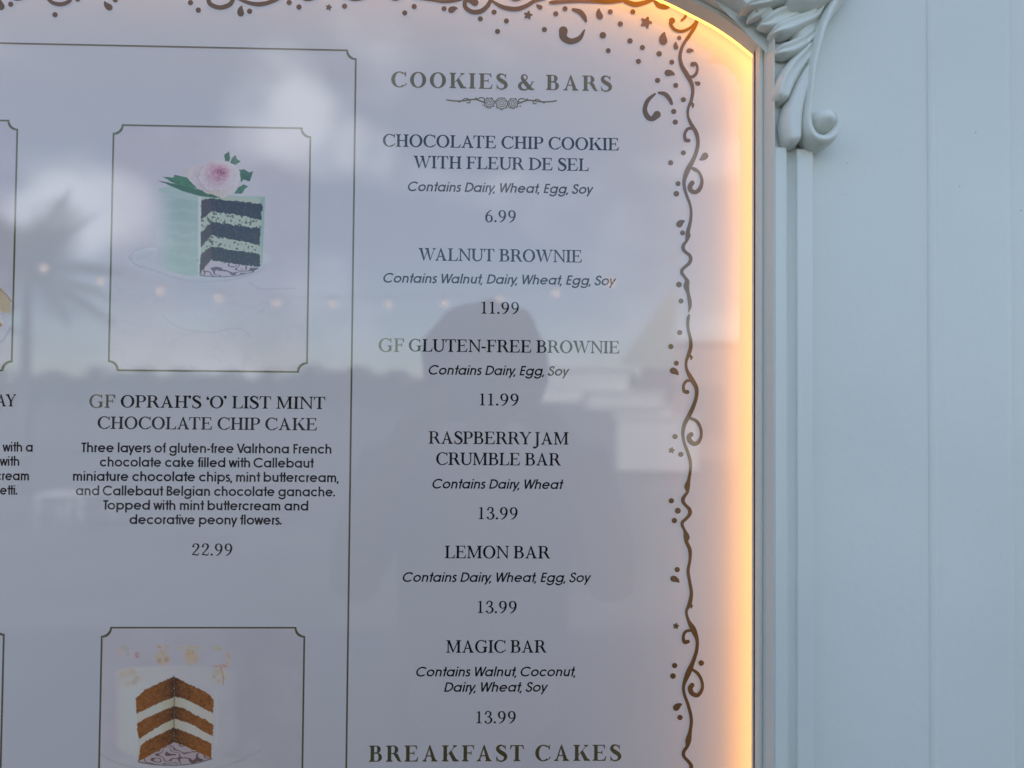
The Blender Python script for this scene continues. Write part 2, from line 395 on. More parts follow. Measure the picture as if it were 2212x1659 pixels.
# ------------------------------------------------------------------ geometric sans (cap height 100, x height 73)
def sans_font(w, sl=0.0):
    def Ls(*pts): return vstroke([(x, y, w) for x, y in pts], 1)
    def A(cx, cy, rx, ry, a0, a1): return vstroke([(x, y, w) for x, y in arcpts(cx, cy, rx, ry, a0, a1)], 1)
    h = w/2
    G = {}
    xh = 73
    ro = (xh)/2
    r = ro-h
    ring = A(ro+5, ro, r+1, r+.5, 0, 360)
    def stem(x, y0, y1): return Ls((x, y0), (x, y1))
    xs = 2*ro+6-h
    G['a'] = (ring + stem(xs, 0, xh), xs+h+7)
    G['d'] = (ring + stem(xs, 0, 104), xs+h+7)
    G['q'] = (ring + stem(xs, -28, xh), xs+h+7)
    G['g'] = (ring + stem(xs, 0, xh) + A(ro+5, -1, r+1, 25, 0, -165), xs+h+7)
    mr = lambda ps, wd: [[(wd-x, y) for x, y in p][::-1] for p in ps]
    wd = xs+h+7
    G['b'] = (mr(G['d'][0], wd), wd)
    G['p'] = (mr(G['q'][0], wd), wd)
    G['o'] = (A(ro+5, ro, r+1, r+.5, 0, 360), 2*ro+10)
    G['c'] = (A(ro+5, ro, r+1, r+.5, 40, 320), 2*ro+2)
    G['e'] = (A(ro+5, ro, r+1, r+.5, -38, -360) + Ls((8, ro+1), (2*ro+2, ro+1)), 2*ro+10)
    G['l'] = (stem(6+h, 0, 104), w+12)
    G['i'] = (stem(6+h, 0, xh) + Ls((6+h, 88), (6+h, 101)), w+12)
    G['j'] = (stem(6+h, -20, xh) + Ls((6+h, 88), (6+h, 101)), w+12)
    G['n'] = (stem(7+h, 0, xh) + A(7+h+21, xh-h-22, 22, 22, 0, 170) + stem(7+h+43, 0, xh-h-22), 7+w+43+7)
    G['h'] = (stem(7+h, 0, 104) + A(7+h+21, xh-h-22, 22, 22, 0, 170) + stem(7+h+43, 0, xh-h-22), 7+w+43+7)
    G['u'] = ([[(7+w+43+7-x, xh-y) for x, y in p] for p in G['n'][0]], G['n'][1])
    G['m'] = (stem(7+h, 0, xh) + A(7+h+18, xh-h-19, 18, 19, 0, 170) + stem(7+h+36, 0, xh-h-19) + A(7+h+54, xh-h-19, 18, 19, 0, 170) + stem(7+h+72, 0, xh-h-19), 7+w+72+7)
    G['r'] = (stem(7+h, 0, xh) + A(7+h+20, xh-h-18, 20, 19, 95, 175), 38)
    G['t'] = (stem(14+h, 0, 100) + Ls((2, xh-h), (30+h, xh-h)), 36)
    G['f'] = (stem(12+h, 0, 88) + A(12+h+16, 84, 16, 15, 100, 180) + Ls((2, xh-h), (32, xh-h)), 34)
    G['k'] = (stem(7+h, 0, 104) + Ls((11+h, 34), (44, xh)) + Ls((20, 42), (50, 0)), 56)
    G['s'] = (vstroke([(x, y, w) for x, y in [(38, 60), (30, 67), (20, 67.5), (11, 61), (12, 48), (24, 39), (36, 30), (38, 15), (28, 6), (17, 6), (8, 14)]], 4), 48)
    G['v'] = (Ls((4, xh), (27, 0)) + Ls((50, xh), (27, 0)), 54)
    G['w'] = (Ls((4, xh), (23, 1)) + Ls((23, 1), (41, xh)) + Ls((41, xh), (59, 1)) + Ls((59, 1), (78, xh)), 82)
    G['y'] = (Ls((4, xh), (28, 0)) + Ls((52, xh), (15, -28)), 56)
    G['x'] = (Ls((4, xh), (48, 0)) + Ls((48, xh), (4, 0)), 52)
    G[','] = (Ls((11, 10), (5, -16)), 20)
    G['.'] = ([disc(10, h*1.15, h*1.2)], 22)
    G['-'] = (Ls((5, 36), (33, 36)), 38)
    G[' '] = ([], 31)
    G['C'] = (A(52, 50, 46, 48-h+4, 42, 318), 98)
    G['D'] = (stem(8+h, 0, 100) + A(36, 50, 44, 50-h, -90, 90) + Ls((8, h), (37, h)) + Ls((8, 100-h), (37, 100-h)), 88)
    G['E'] = (stem(8+h, 0, 100) + Ls((8, h), (54, h)) + Ls((8, 100-h), (54, 100-h)) + Ls((8, 52), (52, 52)), 61)
    G['F'] = (stem(8+h, 0, 100) + Ls((8, 100-h), (52, 100-h)) + Ls((8, 52), (48, 52)), 56)
    G['T'] = (stem(27, 0, 100) + Ls((2, 100-h), (52, 100-h)), 52)
    G['V'] = (Ls((5, 100), (37, 1)) + Ls((69, 100), (37, 1)), 70)
    G['W'] = (Ls((5, 100), (31, 1)) + Ls((31, 1), (55, 100)) + Ls((55, 100), (79, 1)) + Ls((79, 1), (105, 100)), 109)
    G['B'] = (stem(8+h, 0, 100) + A(34, 75.5, 20, 24.5-h, -90, 90) + A(36, 27, 24, 27-h, -90, 90) + Ls((8, h), (37, h)) + Ls((8, 100-h), (35, 100-h)) + Ls((8, 52), (37, 52)), 68)
    G['S'] = (vstroke([(x, y, w) for x, y in [(50, 76), (43, 91), (29, 95), (14, 88), (11, 73), (21, 60), (37, 50), (51, 38), (52, 20), (42, 7), (27, 4.5), (13, 11), (6, 26)]], 4), 62)
    if sl:
        for k in list(G):
            ps, adv = G[k]
            G[k] = ([[(x+y*sl, y) for x, y in p] for p in ps], adv)
    return G

FONTS = {'reg': serif_font(17, 7.4, 5.6), 'bold': serif_font(21, 7, 6, 9), 'fine': serif_font(5.5, 1.6, 1.0, 8),
         'out': serif_font(15.5, 7, 5), 'num': serif_font(13.5, 5.6, 4.2), 'sans': sans_font(17), 'ital': sans_font(15.5, 0.21)}
TRACK = {'num': 2, 'reg': -1.5, 'bold': 13, 'fine': 0, 'out': 0, 'sans': -1.0, 'ital': 0.5}
_cache = {}
def glyph(font, ch):
    k = (font, ch)
    if k not in _cache:
        ps, adv = FONTS[font][ch]
        _cache[k] = (union(ps), adv)
    return _cache[k]
KERN = {('A', 'T'): -12, ('L', 'A'): 0, ('A', 'Y'): -12, ('R', 'Y'): -4, ('Y', ' '): -6, ('W', 'A'): -10, ('P', 'R'): 0, ('T', 'o'): -10, ('V', 'a'): -9, ('L', 'T'): -6, ('F', 'A'): -10, ('K', 'F'): 4, ('A', 'K'): 2,
        ('1', '1'): -6, ('r', 'y'): -2, ('W', 'a'): -5, ('y', ','): -6, ('t', 't'): -6}
def text_verts(font, s, track=None):
    tk = TRACK[font] if track is None else track
    V, Fc = [], []
    x = 0
    for i, ch in enumerate(s):
        (vs, fs), adv = glyph(font, ch)
        b = len(V)
        V += [(vx+x, vy) for vx, vy in vs]
        Fc += [tuple(b+k for k in f) for f in fs]
        x += adv+tk
        if i+1 < len(s): x += KERN.get((ch, s[i+1]), 0)
    return V, Fc
def put_text(name, font, s, ul, ur, vb, cap, m, parent, y=-0.0004, ends=None, label=None, track=None, fitfrom=None):
    """text whose ink runs from ul to ur on the baseline vb (photo grid), capital height cap"""
    V, Fc = text_verts(font, s, track)
    A = np.array(V)
    x0, x1 = A[:, 0].min(), A[:, 0].max()
    if fitfrom: (x0, x1) = fitfrom
    pc = at((max(ul, -300)+ur)/2, vb)
    pl, pr = at(ul, vb), at(ur, vb)
    mm = (pr.x-pl.x)/(ur-ul)
    sx = (pr.x-pl.x)/(x1-x0)
    sy = cap*mm/100
    vv = [(pl.x+(a-x0)*sx, y, pc.z+b*sy) for a, b in V]
    o = meshobj(name, vv, [f[::-1] for f in Fc], m, parent)
    return o
def put_flat(name, polys, conv, m, parent, y=-0.0004):
    """flat shapes traced in a grid that conv turns into photo grid coordinates"""
    vs, fs = union(polys)
    vv = []
    for a, b in vs:
        p = at(*conv(a, b))
        vv.append((p.x, y, p.z))
    return meshobj(name, vv, fs, m, parent)
K = 0.8640625
def zc(ox, oy, s): return lambda a, b: ((ox+a/s)*K, (oy+b/s)*K)
ident = lambda a, b: (a, b)

# ------------------------------------------------------------------ the frame path (inner edge of the moulding, at the glass)
XR = at(1624, 119, GLASS_Y).x
arch_px = [(1624, 119), (1596, 96), (1571, 77.5), (1541, 58), (1508.5, 40.5), (1486, 29), (1458.5, 15), (1426, 0), (1380, -19), (1300, -46), (1200, -72), (1080, -98), (900, -126), (600, -156), (200, -176), (-200, -182), (-700, -182)]
arch = [at(u, v, GLASS_Y) for u, v in arch_px]
arch = [(XR, arch[0].z)] + [(p.x, p.z) for p in arch[1:]]
arch = [arch[0]] + [tuple(q) for q in catmull(arch, 4)[1:]]
ZB = at(1624, 2050, GLASS_Y).z
XL = arch[-1][0]
side = [(XR, ZB)] + [(XR, ZB+(arch[0][1]-ZB)*k/6) for k in range(1, 6)]
path = side + arch
nside = len(side)
def offset(path, d):
    P = np.array(path)
    T_ = np.diff(P, axis=0)
    T_ /= np.linalg.norm(T_, axis=1)[:, None]
    Nn = np.stack([T_[:, 1], -T_[:, 0]], 1)          # to the right of travel: outwards
    o = []
    for i in range(len(P)):
        a = Nn[max(i-1, 0)]; b = Nn[min(i, len(Nn)-1)]
        m_ = a+b; m_ /= np.linalg.norm(m_)
        o.append(tuple(P[i]+m_*d/max(.5, float(m_ @ a))))
    return o
def sweep(name, prof, pth, m, parent, smooth=False, deep=None):
    """prof: rows of (outward offset, Y)"""
    rows = [offset(path, d) for d, _ in prof]
    V, Fc = [], []
    idx = pth
    for (d, y), r in zip(prof, rows):
        V += [(r[i][0], y-(deep(k_) if deep and y < L1-.008 and y > -.0572 or (deep and y < -.0576) else 0), r[i][1]) for k_, i in enumerate(idx)]
    n = len(idx)
    for j in range(len(prof)-1):
        for i in range(n-1):
            Fc.append((j*n+i, j*n+i+1, (j+1)*n+i+1, (j+1)*n+i))
    o = meshobj(name, V, Fc, m, parent, smooth)
    return o
side_i = list(range(0, nside+1))
arch_i = list(range(nside, len(path)))
all_i = list(range(len(path)))

# ------------------------------------------------------------------ menu poster
poster = empty('menu_poster', (0, 0, 0))
tag(poster, 'white printed bakery menu with cake pictures, prices and bronze scroll border behind the glass', 'menu')
po = offset(path, 0.014)
n = len(po)
V = [(x, 0.0, z) for x, z in po] + [(XL-0.02, 0.0, ZB)]
V2 = [(x, 0.004, z) for x, _, z in V]
b = len(V)
# fan-safe: the outline is one ngon
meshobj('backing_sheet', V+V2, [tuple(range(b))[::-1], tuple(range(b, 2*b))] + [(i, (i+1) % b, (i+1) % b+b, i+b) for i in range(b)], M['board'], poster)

reg = [('CHOCOLATE CHIP COOKIE', 827, 1337, 321), ('WITH FLEUR DE SEL', 893, 1272, 366.5), ('WALNUT BROWNIE', 904, 1257, 565),
       ('GLUTEN-FREE BROWNIE', 883, 1338, 761.5), ('RASPBERRY JAM', 926, 1228, 959.5), ('CRUMBLE BAR', 942, 1212, 1005), ('LEMON BAR', 961, 1189, 1206), ('MAGIC BAR', 964, 1181, 1409.7),
       ('OPRAH\u2019S \u2018O\u2019 LIST MINT', 261, 703, 882), ('CHOCOLATE CHIP CAKE', 211, 685, 928)]
for s, a, b_, vb in reg:
    put_text('item_name', 'reg', s, a, b_, vb, 27.0, M['ink'], poster)
for s, a, b_, vb in [('6.99', 1048, 1114, 480), ('11.99', 1040, 1121, 678), ('11.99', 1036, 1120, 876), ('13.99', 1034, 1118, 1121.5), ('13.99', 1032, 1116, 1324), ('13.99', 1029, 1114, 1562), ('22.99', 415, 502, 1199.7)]:
    put_text('price', 'num', s, a, b_, vb, 27.5, M['ink'], poster)
for s, a, b_, vb in [('Contains Dairy, Wheat, Egg, Soy', 881, 1282, 416), ('Contains Walnut, Dairy, Wheat, Egg, Soy', 828, 1331, 613.5), ('Contains Dairy, Egg, Soy', 926, 1230, 810.5), ('Contains Dairy, Wheat', 934, 1217, 1055.7),
                     ('Contains Dairy, Wheat, Egg, Soy', 870, 1277, 1257), ('Contains Walnut, Coconut,', 899, 1243, 1460.7), ('Dairy, Wheat, Soy', 959, 1184, 1494)]:
    put_text('allergen_note', 'ital', s, a, b_, vb, 20.5, M['ink'], poster)
for s, a, b_, vb in [('Three layers of gluten-free Valrhona French', 176, 716, 978.3), ('chocolate cake filled with Callebaut', 216, 678, 1009), ('miniature chocolate chips, mint buttercream,', 158, 732, 1040),
                     ('and Callebaut Belgian chocolate ganache.', 164, 724, 1071), ('Topped with mint buttercream and', 223, 666, 1101.8), ('decorative peony flowers.', 280, 609, 1132.6)]:
    put_text('description_line', 'sans', s, a, b_, vb, 20.8, M['ink'], poster)
# the column cut by the left edge of the view
def right_text(name, font, s, ur, vb, cap, k):
    V_, _ = text_verts(font, s)
    wd = (max(v[0] for v in V_)-min(v[0] for v in V_))
    put_text(name, font, s, ur-wd*cap/100*k, ur, vb, cap, M['ink'], poster)
right_text('item_name', 'reg', 'AY', 35, 878, 27, 0.92)
for s, ur, vb in [('with a', 71, 975.5), ('with', 42, 1006), ('cream', 63, 1037.5), ('etti.', 38, 1068.5)]:
    right_text('description_line', 'sans', s, ur, vb, 20.8, 0.95)
put_text('heading', 'bold', 'COOKIES & BARS', 845, 1322, 193, 33.5, M['goldink'], poster)
put_text('heading', 'bold', 'BREAKFAST CAKES', 797, 1342, 1644, 34.5, M['goldink'], poster)
for a, b_, vb in [(818, 873, 760), (193, 249, 881)]:
    o = put_text('gluten_free_mark', 'out', 'GF', a, b_, vb, 29, M['goldink'], poster)
    put_text('highlight', 'fine', 'GF', a+1.6, b_-1.2, vb-1.0, 27, M['goldlight'], o, y=-0.0006)

# ornament below the heading
zA = zc(880, 0, 2.765)
orn = vstroke([(655, 692, 9), (690, 697, 9), (740, 700, 10), (790, 695, 10), (850, 688, 10), (890, 700, 10), (925, 712, 9)], 4, True)
orn += vstroke([(765, 690, 5), (790, 682, 8), (815, 695, 8), (812, 712, 8), (795, 710, 8)], 4, True) + vstroke([(860, 690, 7), (890, 676, 8), (915, 684, 8), (912, 705, 7), (895, 706, 6)], 4, True)
orn += [disc(857, 680, 6), disc(742, 703, 8), disc(905, 730, 5)]
orn_r = [[(1034-(x-1034), y+6) for x, y in p] for p in orn]
zo = []
for cx, cy, r_ in [(950, 712, 40), (1034, 718, 46), (1114, 716, 40)]:
    sp = [(cx+r_*(1-k/34)*math.cos(k*.62+cx), cy+r_*.95*(1-k/34)*math.sin(k*.62+cx), 5.0) for k in range(32)]
    zo += vstroke(sp, 2)
    for q in range(7):
        a = q*2*math.pi/7+.3
        zo += vstroke([(cx+r_*.75*math.cos(a), cy+r_*.75*math.sin(a), 5), (cx+r_*1.0*math.cos(a+.35), cy+r_*.95*math.sin(a+.35), 6), (cx+r_*.8*math.cos(a+.8), cy+r_*.78*math.sin(a+.8), 4)], 4)
orn_o = put_flat('rose_ornament', orn+orn_r+zo, zA, M['goldink'], poster)

# ruled frames with scooped corners
def frame_poly(x0, y0, x1, y1, r, ins, corners='1111', s=3.2):
    """points of the scooped rectangle in board metres, inset by ins"""
    x0 += ins; x1 -= ins; y0 += ins; y1 -= ins
    P = []
    def scoop(cx, cy, a0):
        cc = []
        for k in range(9):
            a = rad(a0+k*90/8)
            cc.append((cx+(r)*math.cos(a), cy+(r)*math.sin(a)))
        return cc
    # clockwise from the top left (z up)
    P += scoop(x0, y1, -90)[::1]
    P += [(x1-r, y1)] + scoop(x1, y1, 180)
    P += scoop(x1, y0, 90)
    P += scoop(x0, y0, 0)
    return P
def ruled(name, tl, br, parent, rpx=19):
    a, c = at(*tl), at(*br)
    px = 0.6/F
    r = rpx*px
    bandsV, bandsF = [], []
    def ring(o0, o1, m, nm, y, par):
        A = frame_poly(a.x, c.z, c.x, a.z, r, o0)
        B = frame_poly(a.x, c.z, c.x, a.z, r, o1)
        k = len(A)
        return meshobj(nm, [(x, y, z) for x, z in A]+[(x, y, z) for x, z in B], [(i, (i+1) % k, (i+1) % k+k, i+k) for i in range(k)], m, par)
    o = ring(0, 1.9*px, M['goldink'], name, -0.0005, parent)
    ring(1.9*px, 2.6*px, M['goldlight'], 'inner_rule', -0.0005, o)
    ring(2.6*px, 3.7*px, M['goldink'], 'inner_rule', -0.0005, o)
    return a, c
ruled('panel_rule', (-1150, 68), (745, 2030), poster, 19)

# ------------------------------------------------------------------ painted (printed) pictures, colour per vertex
def inpoly(X, Y, P):
    r = np.zeros(X.shape, bool)
    n = len(P)
    for i in range(n):
        x1, y1 = P[i]; x2, y2 = P[(i+1) % n]
        if y1 == y2: continue
        c = (y1 > Y) != (y2 > Y)
        r ^= c & (X < (x2-x1)*(Y-y1)/(y2-y1)+x1)
    return r
def vnoise(X, Y, s, seed, octv=3):
    rs = np.random.RandomState(seed)
    o = np.zeros(X.shape); amp = 1; tot = 0
    for k in range(octv):
        gsz = 96
        G_ = rs.rand(gsz, gsz)
        xx = (X/s*(2**k)) % gsz; yy = (Y/s*(2**k)) % gsz
        xi = np.floor(xx).astype(int); yi = np.floor(yy).astype(int)
        fx = xx-xi; fy = yy-yi
        fx = fx*fx*(3-2*fx); fy = fy*fy*(3-2*fy)
        a = G_[xi % gsz, yi % gsz]; b_ = G_[(xi+1) % gsz, yi % gsz]; c = G_[xi % gsz, (yi+1) % gsz]; d = G_[(xi+1) % gsz, (yi+1) % gsz]
        o += amp*((a*(1-fx)+b_*fx)*(1-fy)+(c*(1-fx)+d*fx)*fy)
        tot += amp; amp *= .55
    return o/tot
class Painter:
    def __init__(s, conv, x0, x1, y0, y1, step):
        s.conv = conv
        s.xs = np.arange(x0, x1+step, step); s.ys = np.arange(y0, y1+step, step)
        s.X, s.Y = np.meshgrid(s.xs, s.ys)
        s.col = np.zeros(s.X.shape+(3,))
        s.idm = np.zeros(s.X.shape, int)
    def fill(s, mask, col, al=1.0, part=None):
        a = (mask.astype(float)*al)[..., None]
        s.col = s.col*(1-a)+np.array(col)*a if np.ndim(col) == 1 else s.col*(1-a)+col*a
        if part is not None: s.idm[(mask.astype(float) > .5)] = part
    def poly(s, P, col, al=1.0, part=None, rough=0, seed=1, rs=14):
        X, Y = s.X, s.Y
        if rough:
            X = X+(vnoise(s.X, s.Y, rs, seed)-.5)*rough; Y = Y+(vnoise(s.X, s.Y, rs, seed+9)-.5)*rough
        m_ = inpoly(X, Y, P)
        s.fill(m_, col, al, part)
        return m_
    def line(s, pts, w, col, al=1.0):
        q = catmull([(x, y, 0) for x, y in pts], 8)
        d = np.full(s.X.shape, 1e9)
        for i in range(len(q)-1):
            ax, ay = q[i][:2]; bx, by = q[i+1][:2]
            L = (bx-ax)**2+(by-ay)**2+1e-9
            tt = np.clip(((s.X-ax)*(bx-ax)+(s.Y-ay)*(by-ay))/L, 0, 1)
            d = np.minimum(d, np.hypot(s.X-ax-tt*(bx-ax), s.Y-ay-tt*(by-ay)))
        s.fill(np.clip((w-d)/(w*.6), 0, 1), col, al)
    def blob(s, cx, cy, rx, ry, col, al=1.0, soft=.4, part=None, a=0):
        ca, sa = math.cos(a), math.sin(a)
        x = (s.X-cx)*ca+(s.Y-cy)*sa; y = -(s.X-cx)*sa+(s.Y-cy)*ca
        d = np.sqrt((x/rx)**2+(y/ry)**2)
        s.fill(np.clip((1+soft/2-d)/soft, 0, 1), col, al, part)
    def build(s, names, parent, clip=None):
        ny, nx = s.X.shape
        pts = np.zeros((ny, nx, 3))
        u, v = s.conv(s.X, s.Y)
        D = (np.array(right)[None, None]*((u-W/2)/F)[..., None] - np.array(up)[None, None]*((v-H/2)/F)[..., None] + np.array(fwd)[None, None])
        tt = (0.0-CAM.y)/D[..., 1]
        pts[..., 0] = CAM.x+D[..., 0]*tt; pts[..., 2] = CAM.z+D[..., 2]*tt
        fid = s.idm[:-1, :-1]
        if clip is not None:
            cxm = (pts[:-1, :-1, 0]+pts[1:, 1:, 0])/2; czm = (pts[:-1, :-1, 2]+pts[1:, 1:, 2])/2
            ok = inpoly(cxm, czm, clip)
        else: ok = np.ones(fid.shape, bool)
        idx = np.arange(ny*nx).reshape(ny, nx)
        quads = np.stack([idx[:-1, :-1], idx[1:, :-1], idx[1:, 1:], idx[:-1, 1:]], -1)
        root = None
        for pid, nm in enumerate(names):
            sel = quads[(fid == pid) & ok]
            if len(sel) == 0: continue
            used, inv = np.unique(sel, return_inverse=True)
            inv = inv.reshape(sel.shape)
            P = pts.reshape(-1, 3)[used].copy()
            P[:, 1] = -0.0003
            me = bpy.data.meshes.new(nm)
            me.vertices.add(len(P)); me.vertices.foreach_set('co', P.astype(np.float32).ravel())
            me.loops.add(inv.size); me.loops.foreach_set('vertex_index', inv.astype(np.int32).ravel())
            me.polygons.add(len(inv)); me.polygons.foreach_set('loop_start', np.arange(0, inv.size, 4, dtype=np.int32)); me.polygons.foreach_set('loop_total', np.full(len(inv), 4, np.int32))
            me.update(calc_edges=True)
            ca = me.color_attributes.new('Col', 'FLOAT_COLOR', 'POINT')
            cc = np.ones((len(P), 4), np.float32)
            c_ = s.col.reshape(-1, 3)[used]
            lum = c_.mean(1, keepdims=True)
            cc[:, :3] = np.clip(c_*(1+.28*np.clip((lum-.15)/.35, 0, 1)), 0, .85)
            ca.data.foreach_set('color', cc.ravel())
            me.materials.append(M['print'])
            o = bpy.data.objects.new(nm, me)
            C.objects.link(o)
            if root is None: root = o; o.parent = parent
            else: o.parent = root
        return root
BG = (0.59, 0.55, 0.605)
px1 = 0.6/F
def frame_clip(tl, br, r=19):
    a, c = at(*tl), at(*br)
    return frame_poly(a.x, c.z, c.x, a.z, r*px1, 1.5*px1)

# picture of the mint chocolate cake
z7 = zc(200, 280, 2.439)
p = Painter(z7, 150, 1440, 40, 1630, 3.2)
X, Y = p.X, p.Y
p.fill(np.ones(X.shape, bool), BG)
nn = vnoise(X, Y, 260, 3, 4)
p.col *= (0.93+0.14*nn)[..., None]
vein = np.exp(-((vnoise(X, Y*1.4, 190, 8, 4)-.5)/.016)**2)*(Y > 1020)
p.fill(vein*.5, (0.40, 0.37, 0.44), .35)
# stand
p.blob(720, 905, 440, 112, (0.65, 0.63, 0.68), .9, .10, 3)
p.blob(720, 930, 430, 100, (0.50, 0.49, 0.55), .35, .3)
p.line([(300, 880), (340, 930), (450, 965), (560, 1005), (700, 1035), (900, 1025), (1060, 985), (1140, 930)], 9, (0.42, 0.41, 0.47), .42)
p.line([(300, 890), (335, 850), (400, 825), (470, 820)], 6, (0.42, 0.41, 0.47), .5)
for q in range(9):
    p.line([(300+q*9, 895-q*7), (360+q*12, 905-q*6)], 4, (0.42, 0.41, 0.47), .35)
p.blob(740, 1120, 115, 150, (0.50, 0.54, 0.62), .45, .9, 3)
p.blob(700, 1275, 215, 66, (0.60, 0.60, 0.65), .5, .5, 3)
for q in range(14):
    a = math.pi*(.52+q*.045)
    p.line([(720+400*math.cos(a), 900-95*math.sin(a)*-1), (720+435*math.cos(a+.02), 912+108*math.sin(a))], 4, (0.42, 0.41, 0.48), .30)
p.line([(505, 1240), (560, 1290), (660, 1330), (820, 1345), (900, 1325), (990, 1325), (1040, 1370)], 6, (0.42, 0.42, 0.48), .38)
p.line([(1035, 1040), (1090, 1075), (1180, 1080), (1310, 1075)], 8, (0.44, 0.42, 0.50), .4)
# mint body
body = p.poly([(467, 480), (500, 460), (600, 445), (735, 505), (735, 1000), (650, 997), (560, 975), (500, 950), (470, 925)], (0.42, 0.60, 0.52), 1, 1)
tt = np.clip((X-467)/268, 0, 1)
p.fill(body, (np.stack([.52-.15*np.sin(tt*2.5), .58-.10*np.sin(tt*2.5), .60-.15*np.sin(tt*2.5)], -1)), 1)
st = np.sin(Y/11+vnoise(X, Y, 70, 5)*7)*.5+.5
p.fill(body*np.clip((Y-740)/220, 0, 1), (0.46, 0.58, 0.50), .55)
p.fill(body*(st**4), (0.52, 0.62, 0.59), .30)
p.fill(body*np.clip(1-(X-467)/85, 0, 1), BG, .75)
p.fill(body*np.clip(1-(Y-455)/60, 0, 1), (0.54, 0.58, 0.60), .5)
p.fill(body*np.clip((X-640)/95, 0, 1), (0.38, 0.51, 0.48), .35)
p.poly([(475, 470), (540, 455), (640, 470), (735, 505), (950, 512), (1130, 515), (1128, 560), (740, 545), (560, 515), (500, 490)], (0.43, 0.53, 0.50), 1, 1, 10, 3)
p.poly([(1085, 520), (1130, 517), (1122, 700), (1112, 940), (1060, 960), (1098, 700)], (0.35, 0.48, 0.42), 1, 1, 8, 5)
# cut face
dk = (0.018, 0.013, 0.018); bn = (0.085, 0.042, 0.038); mt = (0.47, 0.52, 0.43)
p.poly([(725, 520), (800, 505), (1100, 530), (1105, 945), (900, 985), (725, 998)], mt, 1, 1)
for (poly_, col_) in [([(735, 540), (803, 526), (1113, 562), (1106, 660), (1060, 648), (930, 625), (803, 606), (765, 640), (735, 662)], dk),
                      ([(733, 738), (805, 672), (1100, 712), (1098, 812), (940, 780), (803, 752), (733, 832)], dk),
                      ([(725, 885), (800, 820), (1100, 868), (1100, 946), (960, 930), (800, 905), (725, 992)], dk)]:
    mm_ = p.poly(poly_, col_, 1, 1, 16, 12, 12)
    p.fill(mm_ & (X < 800), bn, .85)
    p.fill(mm_*(vnoise(X, Y, 9, 4) > .62), (0.08, 0.055, 0.06), .6)
# chips in the filling
for (a_, b__) in [((735, 1105), (612, 715)), ((735, 1095), (755, 868))]:
    rg = (X > a_[0]) & (X < a_[1]) & (Y > b__[0]-10) & (Y < b__[1]+10)
    isf = rg & (p.col[..., 1] > .4)
    p.fill(isf & (vnoise(X, Y, 13, 31, 2) > .64), (0.08, 0.06, 0.05), .85)
p.poly([(722, 520), (740, 518), (738, 660), (737, 880), (728, 1000), (720, 1000)], (0.62, 0.66, 0.63), .9, 1, 6, 2)
fl = p.poly([(728, 996), (800, 906), (960, 930), (1098, 948), (1060, 972), (960, 995), (850, 1004)], (0.56, 0.47, 0.53), 1, 1)
pat = np.abs(np.sin(vnoise(X, Y*1.9, 52, 77, 1)*9)) < .5
p.fill(fl & pat, (0.10, 0.07, 0.12), .9)
p.line([(735, 998), (850, 1006), (960, 997), (1060, 975)], 4, (0.12, 0.09, 0.12), .8)
# leaves and peony
lf = [[(470, 418), (560, 435), (640, 445), (700, 470), (760, 500), (700, 505), (620, 480), (540, 445)], [(505, 395), (570, 400), (575, 382), (650, 400), (690, 440), (720, 470), (640, 455), (560, 430)],
      [(885, 300), (880, 262), (910, 240), (917, 280), (905, 315)], [(915, 318), (925, 285), (948, 262), (960, 290), (982, 303), (955, 322), (940, 332)],
      [(965, 352), (1000, 350), (1030, 368), (1058, 362), (1045, 400), (1035, 425), (1000, 412), (980, 430)], [(940, 500), (965, 460), (1000, 442), (1028, 455), (1005, 470), (990, 497)], [(650, 480), (720, 470), (800, 500), (860, 525), (780, 520), (700, 505)]]
for i_, L_ in enumerate(lf):
    mk = p.poly(L_, (0.05, 0.17, 0.075) if i_ % 2 == 0 else (0.075, 0.24, 0.10), 1, 2, 5, i_+3, 20)
    p.fill(mk*(vnoise(X, Y, 25, 40+i_) > .58), (0.03, 0.10, 0.06), .5)
fm = p.poly([(640, 375), (660, 345), (700, 325), (760, 312), (830, 296), (900, 300), (950, 325), (975, 365), (980, 420), (960, 460), (920, 500), (875, 525), (820, 510), (760, 490), (710, 455), (665, 410)], (0.66, 0.56, 0.60), 1, 2, 14, 21, 26)
rs_ = np.random.RandomState(12)
def petal(cx, cy, ang, dist, rx, ry, base, tipc, al=1):
    x_ = cx+dist*math.cos(ang); y_ = cy+dist*.66*math.sin(ang)
    m2 = (((X-x_)*math.cos(ang)+(Y-y_)*math.sin(ang))/rx)**2+((-(X-x_)*math.sin(ang)+(Y-y_)*math.cos(ang))/ry)**2
    wob = (vnoise(X, Y, 16, int(abs(ang)*50)+3)-.5)*.5
    ins_ = np.clip((1.05+wob-np.sqrt(m2))/.12, 0, 1)*(fm > 0)
    gr_ = np.clip((((X-cx)*math.cos(ang)+(Y-cy)*math.sin(ang))/max(dist+rx, 1)), 0, 1)**1.6
    colr = np.array(base)*(1-gr_[..., None])+np.array(tipc)*gr_[..., None]
    p.fill(ins_, colr, al)
    ed_ = ins_*np.clip((np.sqrt(m2)-.80)/.2, 0, 1)
    p.fill(ed_, (0.74, 0.66, 0.70), .5*al)
    sh2 = ins_*np.clip((.5-gr_)/.5, 0, 1)
    p.fill(sh2, (0.42, 0.20, 0.28), .25*al)
for q in range(13):
    a = q*2.399+.3
    petal(805, 415, a, 100*rs_.uniform(.85, 1.1), 62, 50, (0.55, 0.42, 0.46), (0.72, 0.62, 0.65))
p.fill(fm*np.clip((Y-455)/55, 0, 1)*np.clip((1-np.abs(X-800)/140), 0, 1), (0.58, 0.54, 0.34), .7)
p.fill(fm*np.clip((695-X)/50, 0, 1), (0.60, 0.50, 0.38), .6)
